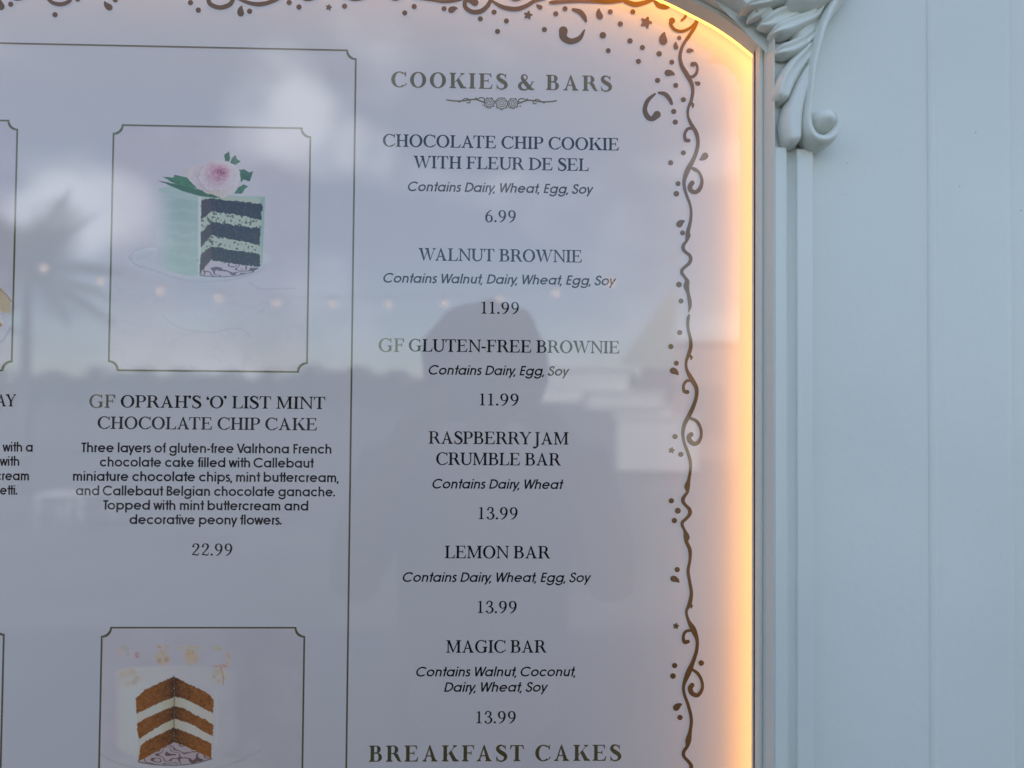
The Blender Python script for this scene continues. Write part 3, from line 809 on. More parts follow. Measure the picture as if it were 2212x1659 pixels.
for q in range(11):
    a = q*2.399+1.1
    petal(830, 395, a, 68*rs_.uniform(.8, 1.1), 46, 34, (0.55, 0.36, 0.42), (0.73, 0.62, 0.66))
for q in range(9):
    a = q*2.399
    petal(850, 378, a, 38*rs_.uniform(.8, 1.1), 32, 22, (0.48, 0.18, 0.28), (0.68, 0.46, 0.54))
for q in range(7):
    a = q*2.399+.4
    petal(862, 368, a, 17*rs_.uniform(.8, 1.1), 20, 13, (0.42, 0.10, 0.20), (0.60, 0.30, 0.40))
p.blob(850, 352, 78, 36, (0.56, 0.16, 0.28), .40, 1.0, a=.2)
p.blob(862, 366, 30, 12, (0.36, 0.07, 0.15), .8, .9)
p.fill(fm*(vnoise(X, Y, 10, 71) > .60), (0.78, 0.70, 0.74), .25)
pic = p.build(['cake_picture', 'cake', 'peony_flower', 'cake_stand'], poster, frame_clip((245.5, 269.5), (664, 804.5)))
pic['label'] = 'printed picture of mint green chocolate layer cake with pink peony'
ruled('picture_rule', (244.5, 268.5), (665, 805.5), poster)

# picture of the orange layer cake
z9 = zc(200, 1520, 3.456)
p = Painter(z9, 60, 2040, 130, 2300, 4.4)
X, Y = p.X, p.Y
p.fill(np.ones(X.shape, bool), BG)
p.fill(np.clip((X-1000)/300, 0, 1), (0.50, 0.49, 0.54), .5)
p.col *= (0.93+0.14*vnoise(X, Y, 300, 13, 4))[..., None]
cx0, rx0 = 840, 545
bod = np.clip((rx0-np.abs(X-cx0))/70, 0, 1)*np.clip((Y-(545-62*np.sqrt(np.clip(1-((X-cx0)/rx0)**2, 0, 1))))/26, 0, 1)*np.clip(((1175+150*np.sqrt(np.clip(1-((X-cx0)/rx0)**2, 0, 1)))-Y)/40, 0, 1)
tx = np.clip((X-295)/1090, 0, 1)
bcol = np.stack([.74-.16*tx, .69-.14*tx, .66-.06*tx], -1)*(.95+.1*vnoise(X, Y, 120, 61, 3))[..., None]
p.fill(bod, bcol, .78)
p.idm[bod > .5] = 1
p.fill(bod*np.exp(-((X-470)/60)**2)*(Y > 640), (0.76, 0.72, 0.70), .5)
p.fill(bod*np.clip((Y-1180)/150, 0, 1), (0.55, 0.52, 0.55), .35)
p.blob(830, 1390, 760, 130, (0.60, 0.58, 0.60), .6, .2, 2)
p.line([(180, 1260), (330, 1340), (600, 1400), (850, 1410), (1200, 1380), (1560, 1230)], 12, (0.42, 0.42, 0.48), .35)
p.line([(1330, 1340), (1430, 1310)], 12, (0.45, 0.43, 0.50), .5)
for (cx, cy, rx, ry, cl_) in [(715, 430, 62, 66, (0.66, 0.50, 0.38)), (965, 420, 62, 70, (0.67, 0.50, 0.34)), (430, 600, 105, 85, (0.66, 0.60, 0.56)), (495, 405, 20, 28, (0.62, 0.34, 0.36)), (1190, 345, 34, 26, (0.60, 0.55, 0.38)), (1220, 500, 70, 16, (0.64, 0.42, 0.40)), (1200, 590, 70, 72, (0.64, 0.58, 0.50)), (1280, 440, 20, 70, (0.66, 0.52, 0.46)), (940, 345, 110, 26, (0.62, 0.56, 0.48)), (720, 340, 60, 30, (0.64, 0.54, 0.50)), (380, 380, 70, 60, (0.62, 0.57, 0.60))]:
    p.blob(cx, cy, rx, ry, cl_, .7, .5, 3)
    for q in range(9):
        a = random.random()*6; k_ = random.uniform(.3, .9)
        sh_ = random.uniform(.80, 1.10)
        p.blob(cx+rx*.6*math.cos(a), cy+ry*.6*math.sin(a), rx*.42*k_, ry*.42*k_, (cl_[0]*sh_, cl_[1]*sh_*.93, cl_[2]*sh_*.86), .6, .7)
p.line([(1215, 510), (1235, 570), (1238, 660)], 8, (0.55, 0.33, 0.24), .7)
p.line([(720, 400), (690, 340), (665, 310)], 6, (0.62, 0.42, 0.34), .6); p.line([(720, 400), (755, 340), (775, 320)], 6, (0.62, 0.42, 0.34), .6)
p.line([(500, 680), (480, 740), (470, 900), (480, 1300)], 14, (0.66, 0.63, 0.64), .5)
p.line([(1170, 720), (1185, 900), (1180, 1180)], 14, (0.66, 0.64, 0.66), .5)
og = (0.36, 0.125, 0.030); cr = (0.64, 0.60, 0.54)
p.poly([(488, 780), (812, 590), (1155, 790), (1140, 1300), (505, 1325)], cr, 1, 1, 10, 5)
for P_ in [[(485, 780), (560, 705), (680, 650), (812, 588), (815, 770), (700, 812), (580, 870), (490, 915)], [(812, 590), (900, 635), (1010, 685), (1120, 745), (1156, 800), (1150, 908), (1090, 880), (1010, 835), (920, 790), (815, 762)],
           [(492, 998), (560, 955), (670, 905), (815, 845), (815, 958), (720, 1000), (620, 1060), (510, 1132)], [(815, 845), (900, 865), (1000, 925), (1080, 960), (1152, 1005), (1150, 1108), (1060, 1062), (1000, 1020), (920, 985), (815, 955)],
           [(525, 1188), (600, 1130), (700, 1085), (815, 1032), (815, 1158), (700, 1220), (600, 1275), (503, 1328)], [(815, 1032), (900, 1062), (1010, 1110), (1140, 1172), (1135, 1302), (1060, 1265), (960, 1218), (815, 1156)]]:
    mk = p.poly(P_, og, 1, 1, 14, int(P_[0][0]), 16)
    p.fill(mk*(vnoise(X, Y, 20, 55) > .55), (0.46, 0.18, 0.045), .6)
    p.fill(mk*(vnoise(X, Y, 16, 58) > .68), (0.13, 0.04, 0.015), .6)
    p.fill(mk*np.exp(-np.abs(X-814)/95), (0.05, 0.025, 0.018), .92)
    p.fill(mk*(vnoise(X, Y, 9, 63, 2) > .6), (0.52, 0.22, 0.06), .35)
for yy in ((765, 850), (955, 1032)):
    rg = (np.abs(X-815) < 110) & (Y > yy[0]-60) & (Y < yy[1]+60) & (p.col[..., 2] > .45)
    p.fill(rg*np.exp(-np.abs(X-800)/70), (0.50, 0.44, 0.25), .8)
p.line([(812, 585), (818, 700), (814, 900), (816, 1150)], 7, (0.10, 0.06, 0.04), .6)
fl = p.poly([(508, 1326), (620, 1268), (815, 1157), (960, 1220), (1137, 1298), (980, 1340), (800, 1352), (620, 1345)], (0.52, 0.42, 0.45), 1, 1)
pat = np.abs(np.sin(vnoise(X, Y*1.6, 75, 91, 1)*9)) < .42
p.fill(fl & pat, (0.16, 0.075, 0.06), .85)
p.line([(508, 1330), (640, 1350), (800, 1357), (980, 1343), (1137, 1302)], 7, (0.10, 0.08, 0.08), .8)
pic = p.build(['cake_picture', 'cake', 'cake_plate', 'sugar_flower'], poster, frame_clip((220, 1354.5), (650, 1950)))
pic['label'] = 'printed picture of white cake cut open to orange layers'
ruled('picture_rule', (219, 1353.5), (651, 1951), poster)

# edge of the pictures in the neighbouring column
zl = zc(0, 280, 2.37)
p = Painter(zl, -1100, 130, 30, 1560, 7)
p.fill(np.ones(p.X.shape, bool), (0.56, 0.53, 0.60))
p.col *= (0.93+0.14*vnoise(p.X, p.Y, 240, 17, 4))[..., None]
p.poly([(-300, 900), (-60, 985), (0, 1040), (68, 1118), (66, 1200), (10, 1180), (-300, 1060)], (0.60, 0.47, 0.33), 1, 1, 14, 3, 20)
p.poly([(-300, 1060), (0, 1150), (14, 1215), (16, 1270), (-20, 1290), (-300, 1200)], (0.66, 0.60, 0.60), 1, 1, 14, 6, 20)
p.poly([(-300, 1140), (-20, 1215), (16, 1262), (5, 1275), (-300, 1190)], (0.50, 0.19, 0.08), 1, 1, 10, 8, 20)
p.line([(0, 1050), (40, 1085), (68, 1122)], 6, (0.42, 0.27, 0.15), .8)
p.line([(-200, 1400), (-10, 1370), (40, 1320), (62, 1280)], 8, (0.38, 0.36, 0.44), .6)
pic = p.build(['cake_picture', 'cake'], poster, frame_clip((-380, 253), (26.5, 801)))
ruled('picture_rule', (-381, 252), (27.5, 802), poster)
ruled('picture_rule', (-395, 1349), (-3, 1950), poster)

# ------------------------------------------------------------------ scroll border
zB = zc(1500, 0, 3.456); zC_ = zc(1500, 380, 3.456); zD = zc(1500, 840, 3.456); zE = zc(1500, 1300, 2.675); zF = zc(0, 0, 2.458)
def Pz(z, s, pts): return [(*z(x, y), w*K/s) for x, y, w in pts]
Bs = lambda *p: Pz(zB, 3.456, p)
Cs = lambda *p: Pz(zC_, 3.456, p)
Ds = lambda *p: Pz(zD, 3.456, p)
Es = lambda *p: Pz(zE, 2.675, p)
As = lambda *p: Pz(zA, 2.765, p)
Fs = lambda *p: Pz(zF, 2.458, p)
v1 = Bs((850, 60, 22), (842, 150, 30), (820, 230, 32), (770, 310, 30), (712, 400, 28), (690, 490, 30), (705, 570, 36), (745, 640, 42), (788, 720, 36), (800, 790, 30), (787, 870, 28), (760, 940, 24), (760, 1010, 24), (790, 1080, 32), (830, 1150, 36), (845, 1230, 32), (832, 1310, 34), (800, 1390, 38), (752, 1480, 46), (727, 1560, 32))
v1 += Cs((727, 300, 28), (745, 370, 26), (775, 450, 24), (786, 520, 24), (780, 600, 28), (758, 690, 36), (758, 725, 46), (745, 770, 26), (723, 800, 30), (716, 825, 32), (724, 850, 30), (746, 872, 28), (772, 893, 30), (782, 918, 32), (778, 945, 32), (762, 970, 30), (730, 996, 28), (708, 1020, 30), (706, 1045, 30), (718, 1066, 28), (735, 1088, 28), (752, 1120, 40), (745, 1160, 50), (760, 1220, 30), (773, 1290, 36), (775, 1340, 28), (763, 1388, 6))
v2 = Cs((770, 1400, 8), (762, 1430, 28), (757, 1480, 28), (762, 1540, 26), (780, 1620, 30)) + Ds((783, 90, 32), (768, 150, 34), (744, 220, 24), (748, 290, 26), (788, 370, 42), (828, 440, 36), (833, 510, 32), (812, 590, 34), (772, 680, 38), (730, 760, 36), (715, 840, 30), (725, 920, 26), (755, 1000, 28), (778, 1080, 28), (780, 1150, 26), (766, 1240, 30), (752, 1300, 50), (755, 1345, 26), (738, 1370, 28), (720, 1398, 32), (715, 1420, 34), (723, 1443, 30), (745, 1468, 28), (768, 1492, 32), (777, 1520, 34), (768, 1548, 32), (745, 1575, 28), (720, 1598, 28))
v2 += Es((549, 15, 22), (550, 38, 22), (565, 70, 20), (578, 112, 42), (577, 145, 26), (600, 200, 26), (600, 270, 20), (588, 340, 22), (600, 420, 22), (610, 490, 24), (598, 560, 28), (577, 610, 18), (590, 670, 22), (622, 730, 40), (648, 800, 24), (645, 870, 24), (620, 950, 28), (590, 1020, 38), (560, 1100, 22), (562, 1160, 20), (590, 1240, 22), (610, 1330, 22), (602, 1410, 24), (590, 1470, 40), (582, 1512, 24), (564, 1538, 24), (557, 1562, 24), (564, 1585, 22), (582, 1604, 22), (600, 1625, 24), (609, 1648, 26), (605, 1700, 26), (600, 1800, 26), (580, 1900, 26))
cur = []
for s_ in [Bs((750, 650, 20), (790, 668, 28), (828, 640, 26), (840, 590, 24), (825, 552, 26), (800, 558, 44)),
           Bs((622, 180, 54), (612, 215, 30), (645, 258, 28), (700, 273, 28), (758, 255, 26), (800, 222, 22), (838, 172, 16)),
           Bs((748, 100, 18), (735, 150, 24), (702, 180, 18)), Bs((800, 1112, 20), (757, 1115, 26), (731, 1160, 26), (737, 1210, 32), (765, 1216, 34)),
           Bs((800, 900, 20), (800, 925, 16)), Bs((780, 880, 20), (802, 905, 22), (800, 930, 12)),
           Cs((790, 140, 20), (815, 150, 32), (855, 180, 26), (879, 245, 28), (866, 310, 34), (828, 348, 36), (785, 335, 40), (776, 300, 42), (795, 268, 42)),
           Ds((790, 385, 24), (745, 390, 26), (720, 430, 26), (727, 477, 30), (753, 484, 38)), Ds((770, 165, 16), (788, 182, 24), (785, 200, 14)),
           Ds((780, 710, 24), (835, 738, 30), (868, 800, 26), (872, 860, 26), (850, 913, 34), (812, 932, 38), (775, 905, 42), (767, 870, 42), (787, 850, 42)),
           Es((615, 735, 20), (572, 745, 20), (556, 780, 20), (564, 815, 26), (587, 812, 26)), Es((595, 560, 12), (610, 572, 20), (608, 588, 8)),
           Es((612, 995, 18), (655, 1028, 22), (681, 1080, 20), (681, 1130, 22), (652, 1170, 28), (615, 1158, 32), (602, 1125, 34), (615, 1103, 32))]:
    cur.append(s_)
def strokes_obj(name, lst, caps=True):
    polys = []
    for s_ in lst: polys += vstroke(s_, 6, caps)
    return put_flat(name, polys, ident, M['scroll'], poster, y=-0.0005)
strokes_obj('side_vine', [v1]+cur[:7])
strokes_obj('side_vine', [v2]+cur[7:])
top = [As((850, 20, 50), (815, 8, 30), (785, 5, 28), (783, 50, 30), (830, 84, 32), (890, 80, 34), (935, 45, 30), (955, 10, 28), (985, -30, 26)),
       As((960, 5, 16), (1040, 50, 30), (1130, 65, 34), (1200, 45, 30), (1260, 10, 26), (1330, -8, 24)), As((1370, 20, 20), (1400, 18, 30), (1500, 12, 24), (1620, 8, 30), (1760, 14, 30), (1860, 4, 30)),
       As((1860, -10, 24), (1900, 14, 32), (1960, 32, 36), (2040, 14, 30), (2090, -10, 24)), As((2090, 5, 20), (2120, 40, 34), (2170, 50, 34), (2195, 38, 24)), As((430, -15, 20), (560, 6, 16), (640, 13, 24), (720, 5, 22), (790, -15, 18)),
       As((1080, -25, 30), (1130, 0, 24), (1180, -15, 20)), As((250, -18, 16), (300, -2, 22), (350, -18, 16)),
       Fs((285, -20, 22), (325, 18, 24), (380, 28, 26), (425, 10, 24), (445, -20, 20)), Fs((1280, -20, 24), (1292, 25, 28), (1350, 48, 28), (1412, 30, 28), (1440, -15, 24)),
       Fs((1440, -20, 16), (1520, 16, 22), (1600, 28, 28), (1680, 8, 24), (1740, -20, 18)), Fs((60, -15, 16), (110, -2, 18), (160, -14, 16)), Fs((1840, -16, 16), (1890, 0, 20), (1950, -14, 18)), Fs((2120, -14, 16), (2180, 0, 18), (2250, -10, 16)), Fs((0, -80, 30), (400, -60, 30), (900, -90, 30), (1400, -60, 30), (2000, -80, 30))]
strokes_obj('top_vine', top)
# loose comma curls
for s_ in [Bs((472, 815, 20), (412, 870, 36), (386, 945, 40), (408, 1008, 46), (450, 1028, 44), (492, 992, 66)), Bs((508, 803, 22), (560, 815, 38), (600, 858, 36), (617, 897, 28)),
           As((1606, 210, 12), (1572, 266, 34), (1512, 288, 42), (1462, 260, 50), (1460, 214, 62)), As((1528, 68, 22), (1575, 85, 36), (1603, 118, 34), (1616, 148, 20))]:
    strokes_obj('curl', [s_])
# confetti
def dot(z, s, x, y, r): put_flat('dot', [disc(x, y, r)], z, M['scroll'], poster, y=-0.0005)
def star(z, x, y, r, a=0.2):
    pts = []
    for k in range(10):
        rr = r if k % 2 == 0 else r*.62
        pts.append((x+rr*math.sin(a+k*math.pi/5), y-rr*math.cos(a+k*math.pi/5)))
    polys = [pts] + [disc(x+r*.78*math.sin(a+k*2*math.pi/5), y-r*.78*math.cos(a+k*2*math.pi/5), r*.24, n=10) for k in range(5)]
    put_flat('star', polys, z, M['scroll'], poster, y=-0.0005)
def tear(z, x, y, L, w, a):
    """comma drop: round end at (x, y), tip at angle a"""
    ca, sa = math.cos(a), math.sin(a)
    loc = [(-.04, 0, w), (.08, 0, w*.98), (.28, .07, w*.84), (.48, .2, w*.56), (.60, .34, w*.3)]
    pts = []
    for tx, ty, ww in loc:
        lx, ly = tx*L, ty*L*.6
        pts.append((x+lx*ca-ly*sa, y+lx*sa+ly*ca, ww))
    put_flat('teardrop', vstroke(pts, 5, True), z, M['scroll'], poster, y=-0.0005)
for x, y in [(365, 91), (430, 47), (637, 62), (887, 132), (982, 86), (1067, 147), (1006, 219), (1408, 97), (1472, 62), (1330, 206)]: dot(zA, 0, x, y, 18)
for x, y, r_ in [(88, 104, 22), (175, 209, 23), (283, 104, 22), (24, 307, 29), (70, 440, 22), (258, 356, 24), (365, 413, 23), (331, 532, 23), (510, 467, 24), (619, 539, 22), (683, 330, 19), (496, 697, 23), (653, 740, 22), (719, 863, 23), (636, 965, 23), (649, 1057, 23), (719, 1322, 22), (609, 1408, 23), (673, 1588, 22)]: dot(zB, 0, x, y, r_)
for x, y, r_ in [(658, 362, 25), (712, 700, 22), (681, 1146, 25), (699, 1288, 22), (688, 1560, 23)]: dot(zC_, 0, x, y, r_)
for x, y, r_ in [(611, 92, 23), (658, 235, 22), (647, 869, 23), (697, 1022, 23), (615, 1423, 23), (671, 1509, 26), (641, 1594, 24)]: dot(zD, 0, x, y, r_)
for x, y, r_ in [(515, 331, 18), (498, 972, 18), (487, 1042, 19), (676, 955, 19), (534, 1319, 18)]: dot(zE, 0, x, y, r_)
for x, y in [(68, 28), (340, 92), (480, -4), (710, 0), (1172, 18), (1220, 64), (1535, 71), (1778, 17), (1838, 45), (2118, 40)]: dot(zF, 0, x, y, 16.5)
star(zA, 1217, 107, 31); star(zB, 397, 196, 52, .35); star(zD, 617, 988, 28); star(zE, 507, 708, 22); star(zF, 2021, 47, 20)
tear(zA, 688, 70, 60, 44, -.6); tear(zA, 1300, 52, 46, 32, -2.8)
tear(zB, -4, 140, 90, 58, -2.0); tear(zB, 545, 352, 100, 72, -1.75); tear(zB, 655, 408, 62, 42, -1.9); tear(zB, 768, 440, 58, 40, -.25); tear(zB, 588, 632, 82, 58, -.05); tear(zB, 846, 724, 44, 40, 3.3); tear(zB, 905, 1350, 80, 56, 2.2)
tear(zC_, 686, 624, 74, 56, -.9); tear(zD, 632, 300, 80, 56, .35); tear(zE, 492, 392, 62, 42, .25); tear(zE, 510, 1252, 60, 44, -.9)
tear(zF, 8, 40, 60, 44, -2.0); tear(zF, 672, 46, 64, 40, -2.6); tear(zF, 1480, 80, 60, 42, -1.75)

# ------------------------------------------------------------------ display frame
frame = empty('display_frame', (XR, -0.03, 1.2))
tag(frame, 'pale painted carved picture frame with lit edge around the glazed menu', 'frame')
def fsweep(*a, **k):
    o = sweep(*a, **k)
    o.matrix_parent_inverse = Matrix.Translation(frame.location).inverted()
    return o
def adopt(o, par=frame):
    o.parent = par
    if par is frame: o.matrix_parent_inverse = Matrix.Translation(frame.location).inverted()
    return o
# side lip with its dark joint, arch lip
L0, L1, L2 = -0.0270, -0.0440, -0.0640
fsweep('side_lip', [(.0145, L0), (0, L0), (0, -0.0312)], side_i, M['paint'], frame)
fsweep('joint', [(0.0005, -0.0312), (0.003, -0.0312), (0.003, -0.0344), (0.0005, -0.0344)], side_i, M['gap'], frame)
fsweep('side_lip', [(0, -0.0344), (0, L1+.0008), (.0008, L1), (.0022, L1), (.0024, L1+.001), (.003, L1+.001), (.003, L1-.001)], side_i, M['paint'], frame)
fsweep('arch_lip', [(.0145, L0), (0, L0), (0, L1+.0008), (.0008, L1), (.0022, L1), (.0024, L1+.001), (.003, L1+.001), (.003, L1-.001)], arch_i, M['paint'], frame)
fsweep('inner_bead', [(.003, L1-.001), (.003, L1-.006), (.0034, L2+.003), (.0034, L2+.0005), (.004, L2)], side_i, M['paint'], frame)
fsweep('inner_bead', [(.003, L1-.001), (.003, L1-.006), (.0038, L2+.008), (.0042, L2+.0045), (.0125, L2+.0005), (.0135, L2+.0015), (.0140, -0.0574)], arch_i, M['paint'], frame, deep=lambda k: .008*min(1, max(0, (k-0)/5))**1.3)
# light strip in the pocket behind the lip
pr = [(0.0125, -0.0030), (0.0125, -0.0225)]
fsweep('light_strip', pr, all_i, M['led'], frame)
fsweep('pocket_wall', [(0.0140, 0.0005), (0.0140, L0)], all_i, M['paint'], frame)
# glass
gv = [(x, GLASS_Y, z) for x, z in offset(path, 0.009)] + [(XL-.01, GLASS_Y, ZB)]
go = meshobj('glass_pane', gv, [tuple(range(len(gv)))], M['glass'])
adopt(go)

V, Fc = [], []
rd = random.Random(5)
for k in range(46):
    u, v = rd.uniform(0, 1600), rd.uniform(60, 1640)
    if k < 3: u, v = 1345+k*9, 884+k
    c0 = at(u, v, GLASS_Y-.0003)
    r_ = rd.uniform(.00012, .00034)
    b_ = len(V); nn_ = 6
    V.append((c0.x, c0.y-r_*.5, c0.z))
    for q in range(nn_):
        a = q*math.pi*2/nn_; rr_ = r_*rd.uniform(.5, 1.1)
        V.append((c0.x+rr_*math.cos(a), c0.y, c0.z+rr_*math.sin(a)))
    Fc += [(b_, b_+1+q, b_+1+(q+1) % nn_) for q in range(nn_)]
ds = adopt(meshobj('dust', V, Fc, mat('dust', (0.32, 0.30, 0.28), 0.9)))
ds['kind'] = 'stuff'

# pilaster beside the glass: two raised fillets with a hollow between, below the carving
zt = at(1665, 318, L2).z
def xat(u, Y): return at(u, 800, Y).x
xi = XR+0.004
xa, xb, xc, xd = xat(1700, L2), xat(1704, L2), xat(1719, L2+.003), xat(1757, L2)
def vprof(name, prof, z0, z1, m, parent, smooth=False, cap=True):
    V = [(x, y, z0) for x, y in prof]+[(x, y, z1) for x, y in prof]
    n = len(prof)
    Fc = [(i, i+1, n+i+1, n+i) for i in range(n-1)]
    if cap:
        V += [(prof[0][0], -0.045, z1), (prof[-1][0], -0.045, z1)]
        Fc.append(tuple([2*n+1, 2*n]+list(range(n, 2*n))))
    o = meshobj(name, V, Fc, m, None, smooth)
    return adopt(o)
WY = -0.0525
bv = .0007
vprof('fillet', [(xi, -0.047), (xi, L2+bv), (xi+bv, L2), (xa-bv, L2), (xa, L2+bv), (xa+.0002, L2+.0035)], ZB, zt, M['paint'], frame)
hol = [(xa+.0002+(xc-xa-.0004)*k/10, L2+.0036+.0022*math.sin(math.pi*min(1, (k/10)**1.5))) for k in range(11)]
vprof('hollow', [(xa-.001, L2+.0036)]+hol+[(xc+.001, L2+.0036)], ZB, zt-.0006, M['paint'], frame, True)
vprof('fillet', [(xc, L2+.0035), (xc, L2+bv), (xc+bv, L2), (xd-bv, L2), (xd, L2+bv), (xd+.0002, WY+.001)], ZB, zt-.001, M['paint'], frame)
# flat backing behind the carving
bk = -0.0575
Vb = [(xi-.0004, bk, zt-.004), (xat(1745, bk), bk, zt-.004), (xat(1745, bk), bk, zt+.26), (xi-.0004, bk, zt+.09)]
p1 = offset(path, .0042)
arc_o = [p1[i] for i in arch_i][:28]
Vb = [(arc_o[0][0], bk, zt-.004)]+[(x, bk, z) for x, z in arc_o]+[(arc_o[-1][0], bk, zt+.22), (xat(1745, bk), bk, zt+.22), (xat(1745, bk), bk, zt-.004)]
adopt(meshobj('carving_ground', Vb, [tuple(range(len(Vb)))], M['paint']))
# little slanted stop at the head of the pilaster
bm = bmesh.new()
vs = [bm.verts.new(v) for v in [(xi-.0008, L1-.0005, zt-.0045), (xi-.0008, L1-.0005, zt-.008), (xi-.0002, L2-.0002, zt), (xi-.0002, L2-.0002, zt-.008)]]
bm.faces.new((vs[0], vs[1], vs[3], vs[2]))
adopt(bmobj('stop', bm, M['paint']))

# ------------------------------------------------------------------ carved acanthus scroll
kK = zc(1840, 0, 6.9125)
def kp(x, y): return kK(x, y)
CY = -0.059
def carve(name, pts, hmax, base=0.002, groove=.0, tip0=.12, tip1=.15, n=9, pw=.62, skew=0.0, gpos=0.0, par=None):
    """pts: (x, y, half width) in the K tracing grid; raised, rounded, tapering body"""
    hmax *= 1.45; base *= 1.3; groove *= 1.5
    q = catmull([(*kp(x, y), w*K/6.9125) for x, y, w in pts], n)
    YR = CY-.38*hmax-base
    P = [at(a, b_, YR) for a, b_, _ in q]
    s = (YR-CAM.y)/F
    XZ = np.array([(p_.x, p_.z) for p_ in P]); Wd = q[:, 2]*s
    d = np.gradient(XZ, axis=0); L = np.hypot(d[:, 0], d[:, 1])
    cum = np.concatenate([[0], np.cumsum(np.hypot(*np.diff(XZ, axis=0).T))]); cum /= cum[-1]
    nx, nz = -d[:, 1]/L, d[:, 0]/L
    m_ = 19
    V, Fc = [], []
    for i in range(len(q)):
        t_ = cum[i]
        f = 1.0
        if t_ < tip0: f = math.sqrt(max(0.0, 1-((tip0-t_)/tip0)**2))
        if t_ > 1-tip1: f = math.sqrt(max(0.0, 1-((t_-(1-tip1))/tip1)**2))
        f = max(f, .03)
        for j in range(m_):
            a = -1+2*j/(m_-1)
            aa = math.sin(a*math.pi/2)
            h = max(0, 1-abs(aa-skew*(1-abs(aa)))**2.4)**pw*hmax*(.35+.65*f)
            g_ = groove*math.exp(-((aa-gpos)/.36)**2)*f
            w = Wd[i]*f*aa
            y = CY-(h-g_)*1.0 - base*f + (0.003 if abs(a) > .99 else 0)
            V.append((XZ[i, 0]+nx[i]*w, y, XZ[i, 1]+nz[i]*w))
    for i in range(len(q)-1):
        for j in range(m_-1):
            Fc.append((i*m_+j, (i+1)*m_+j, (i+1)*m_+j+1, i*m_+j+1))
    Fc.append(tuple(range(m_))); e_ = (len(q)-1)*m_
    Fc.append(tuple(e_+k for k in range(m_))[::-1])
    o = meshobj(name, V, Fc, M['paint'], None, True)
    adopt(o, par or carving)
    return o
carving = None
bm = bmesh.new()
# solid root body that the lobes grow from
rootq = [(1850, -420, 300), (1560, -60, 310), (1260, 330, 320), (1170, 700, 230), (1120, 1100, 190), (1110, 1500, 150), (1130, 1900, 120)]
carving = carve('acanthus_scroll', rootq, .0068, base=.0, groove=0, par=frame, tip1=.1)
P_ = lambda x, y: (x, y)
Ly = 1382
carve('leaf_lobe', [(1500, 40, 60), (1330, 270, 120), (1050, 400, 150), (830, 490, 150), (625, 560, 105)], .0085, .003, .0032, .1, .16, skew=.1, gpos=-.1)
carve('leaf_lobe', [(1380, 520, 60), (1200, 700, 120), (1000, 810, 140), (830, 870, 128), (680, 900, 90)], .0075, .003, .0030, .1, .2, skew=.1)
carve('leaf_lobe', [(1330, 740, 60), (1200, 960, 125), (1020, 1170, 160), (890, 1380, 165), (825, 1560, 150), (800, 1680, 130), (790, 1765, 105)], .0085, .003, .0026, .1, .10, skew=-.1)
carve('leaf_lobe', [(1300, 1060, 50), (1200, 1300, 105), (1090, 1600, 140), (1000, 1900, 165), (965, 2150, 178), (970, 2350, 160), (985, 2540, 120)], .0095, .003, .0012, .1, .09, skew=.25)
carve('leaf_lobe', [(1750, -150, 120), (1500, -60, 200), (1250, -40, 240), (1020, -60, 230), (900, -160, 180)], .0130, .004, .005, .15, .3, skew=.05)
carve('leaf_lobe', [(1200, -150, 90), (820, -60, 120), (480, 30, 105), (250, 100, 66), (90, 160, 22)], .0100, .003, .0035, .1, .12, skew=.2, gpos=.2)
carve('leaf_lobe', [(1400, 60, 90), (1050, 170, 150), (760, 280, 165), (560, 380, 140), (420, 400, 100)], .0060, .002, .0028, .1, .25, skew=-.1)
carve('leaf_lobe', [(760, -100, 130), (480, 120, 130), (300, 270, 90), (240, 330, 60)], .0050, .002, .002, .1, .3)
# main rib running down into the volute
rib = [(2080, -420, 70), (1850, -160, 85), (1640, 120, 88), (1470, 480, 82), (1370, 820, 78), (1290, 1150, 74), (1250, 1450, 70), (1215, 1750, 70), (1190, 2000, 78), (1205, 2240, 105), (1290, 2400, 120), (1450, 2455, 122), (1600, 2390, 110), (1665, 2240, 90), (1650, 2090, 70), (1560, 1985, 55), (1440, 1960, 40)]
carve('rib', rib, .0110, .004, .0, .04, .05, pw=.55, skew=-.15)
# volute eye
c_ = at(*kp(1462, 2135), CY-.008)
bm = bmesh.new()
bmesh.ops.create_uvsphere(bm, u_segments=40, v_segments=24, radius=1.0)
sx = 262*K/6.9125*(CY-CAM.y)/F
bmesh.ops.scale(bm, vec=(sx, .0255, sx*.88), verts=bm.verts)
bmesh.ops.rotate(bm, cent=(0, 0, 0), matrix=Matrix.Rotation(.35, 3, 'Y'), verts=bm.verts)
bmesh.ops.translate(bm, vec=(c_.x, CY+.001, c_.z), verts=bm.verts)
adopt(bmobj('volute_eye', bm, M['paint'], None, True), carving)

# ------------------------------------------------------------------ wall around the frame
wall = empty('wall', (0, -0.03, 0))
tag(wall, 'pale sage painted wall panel to the right of the carved frame', 'wall')
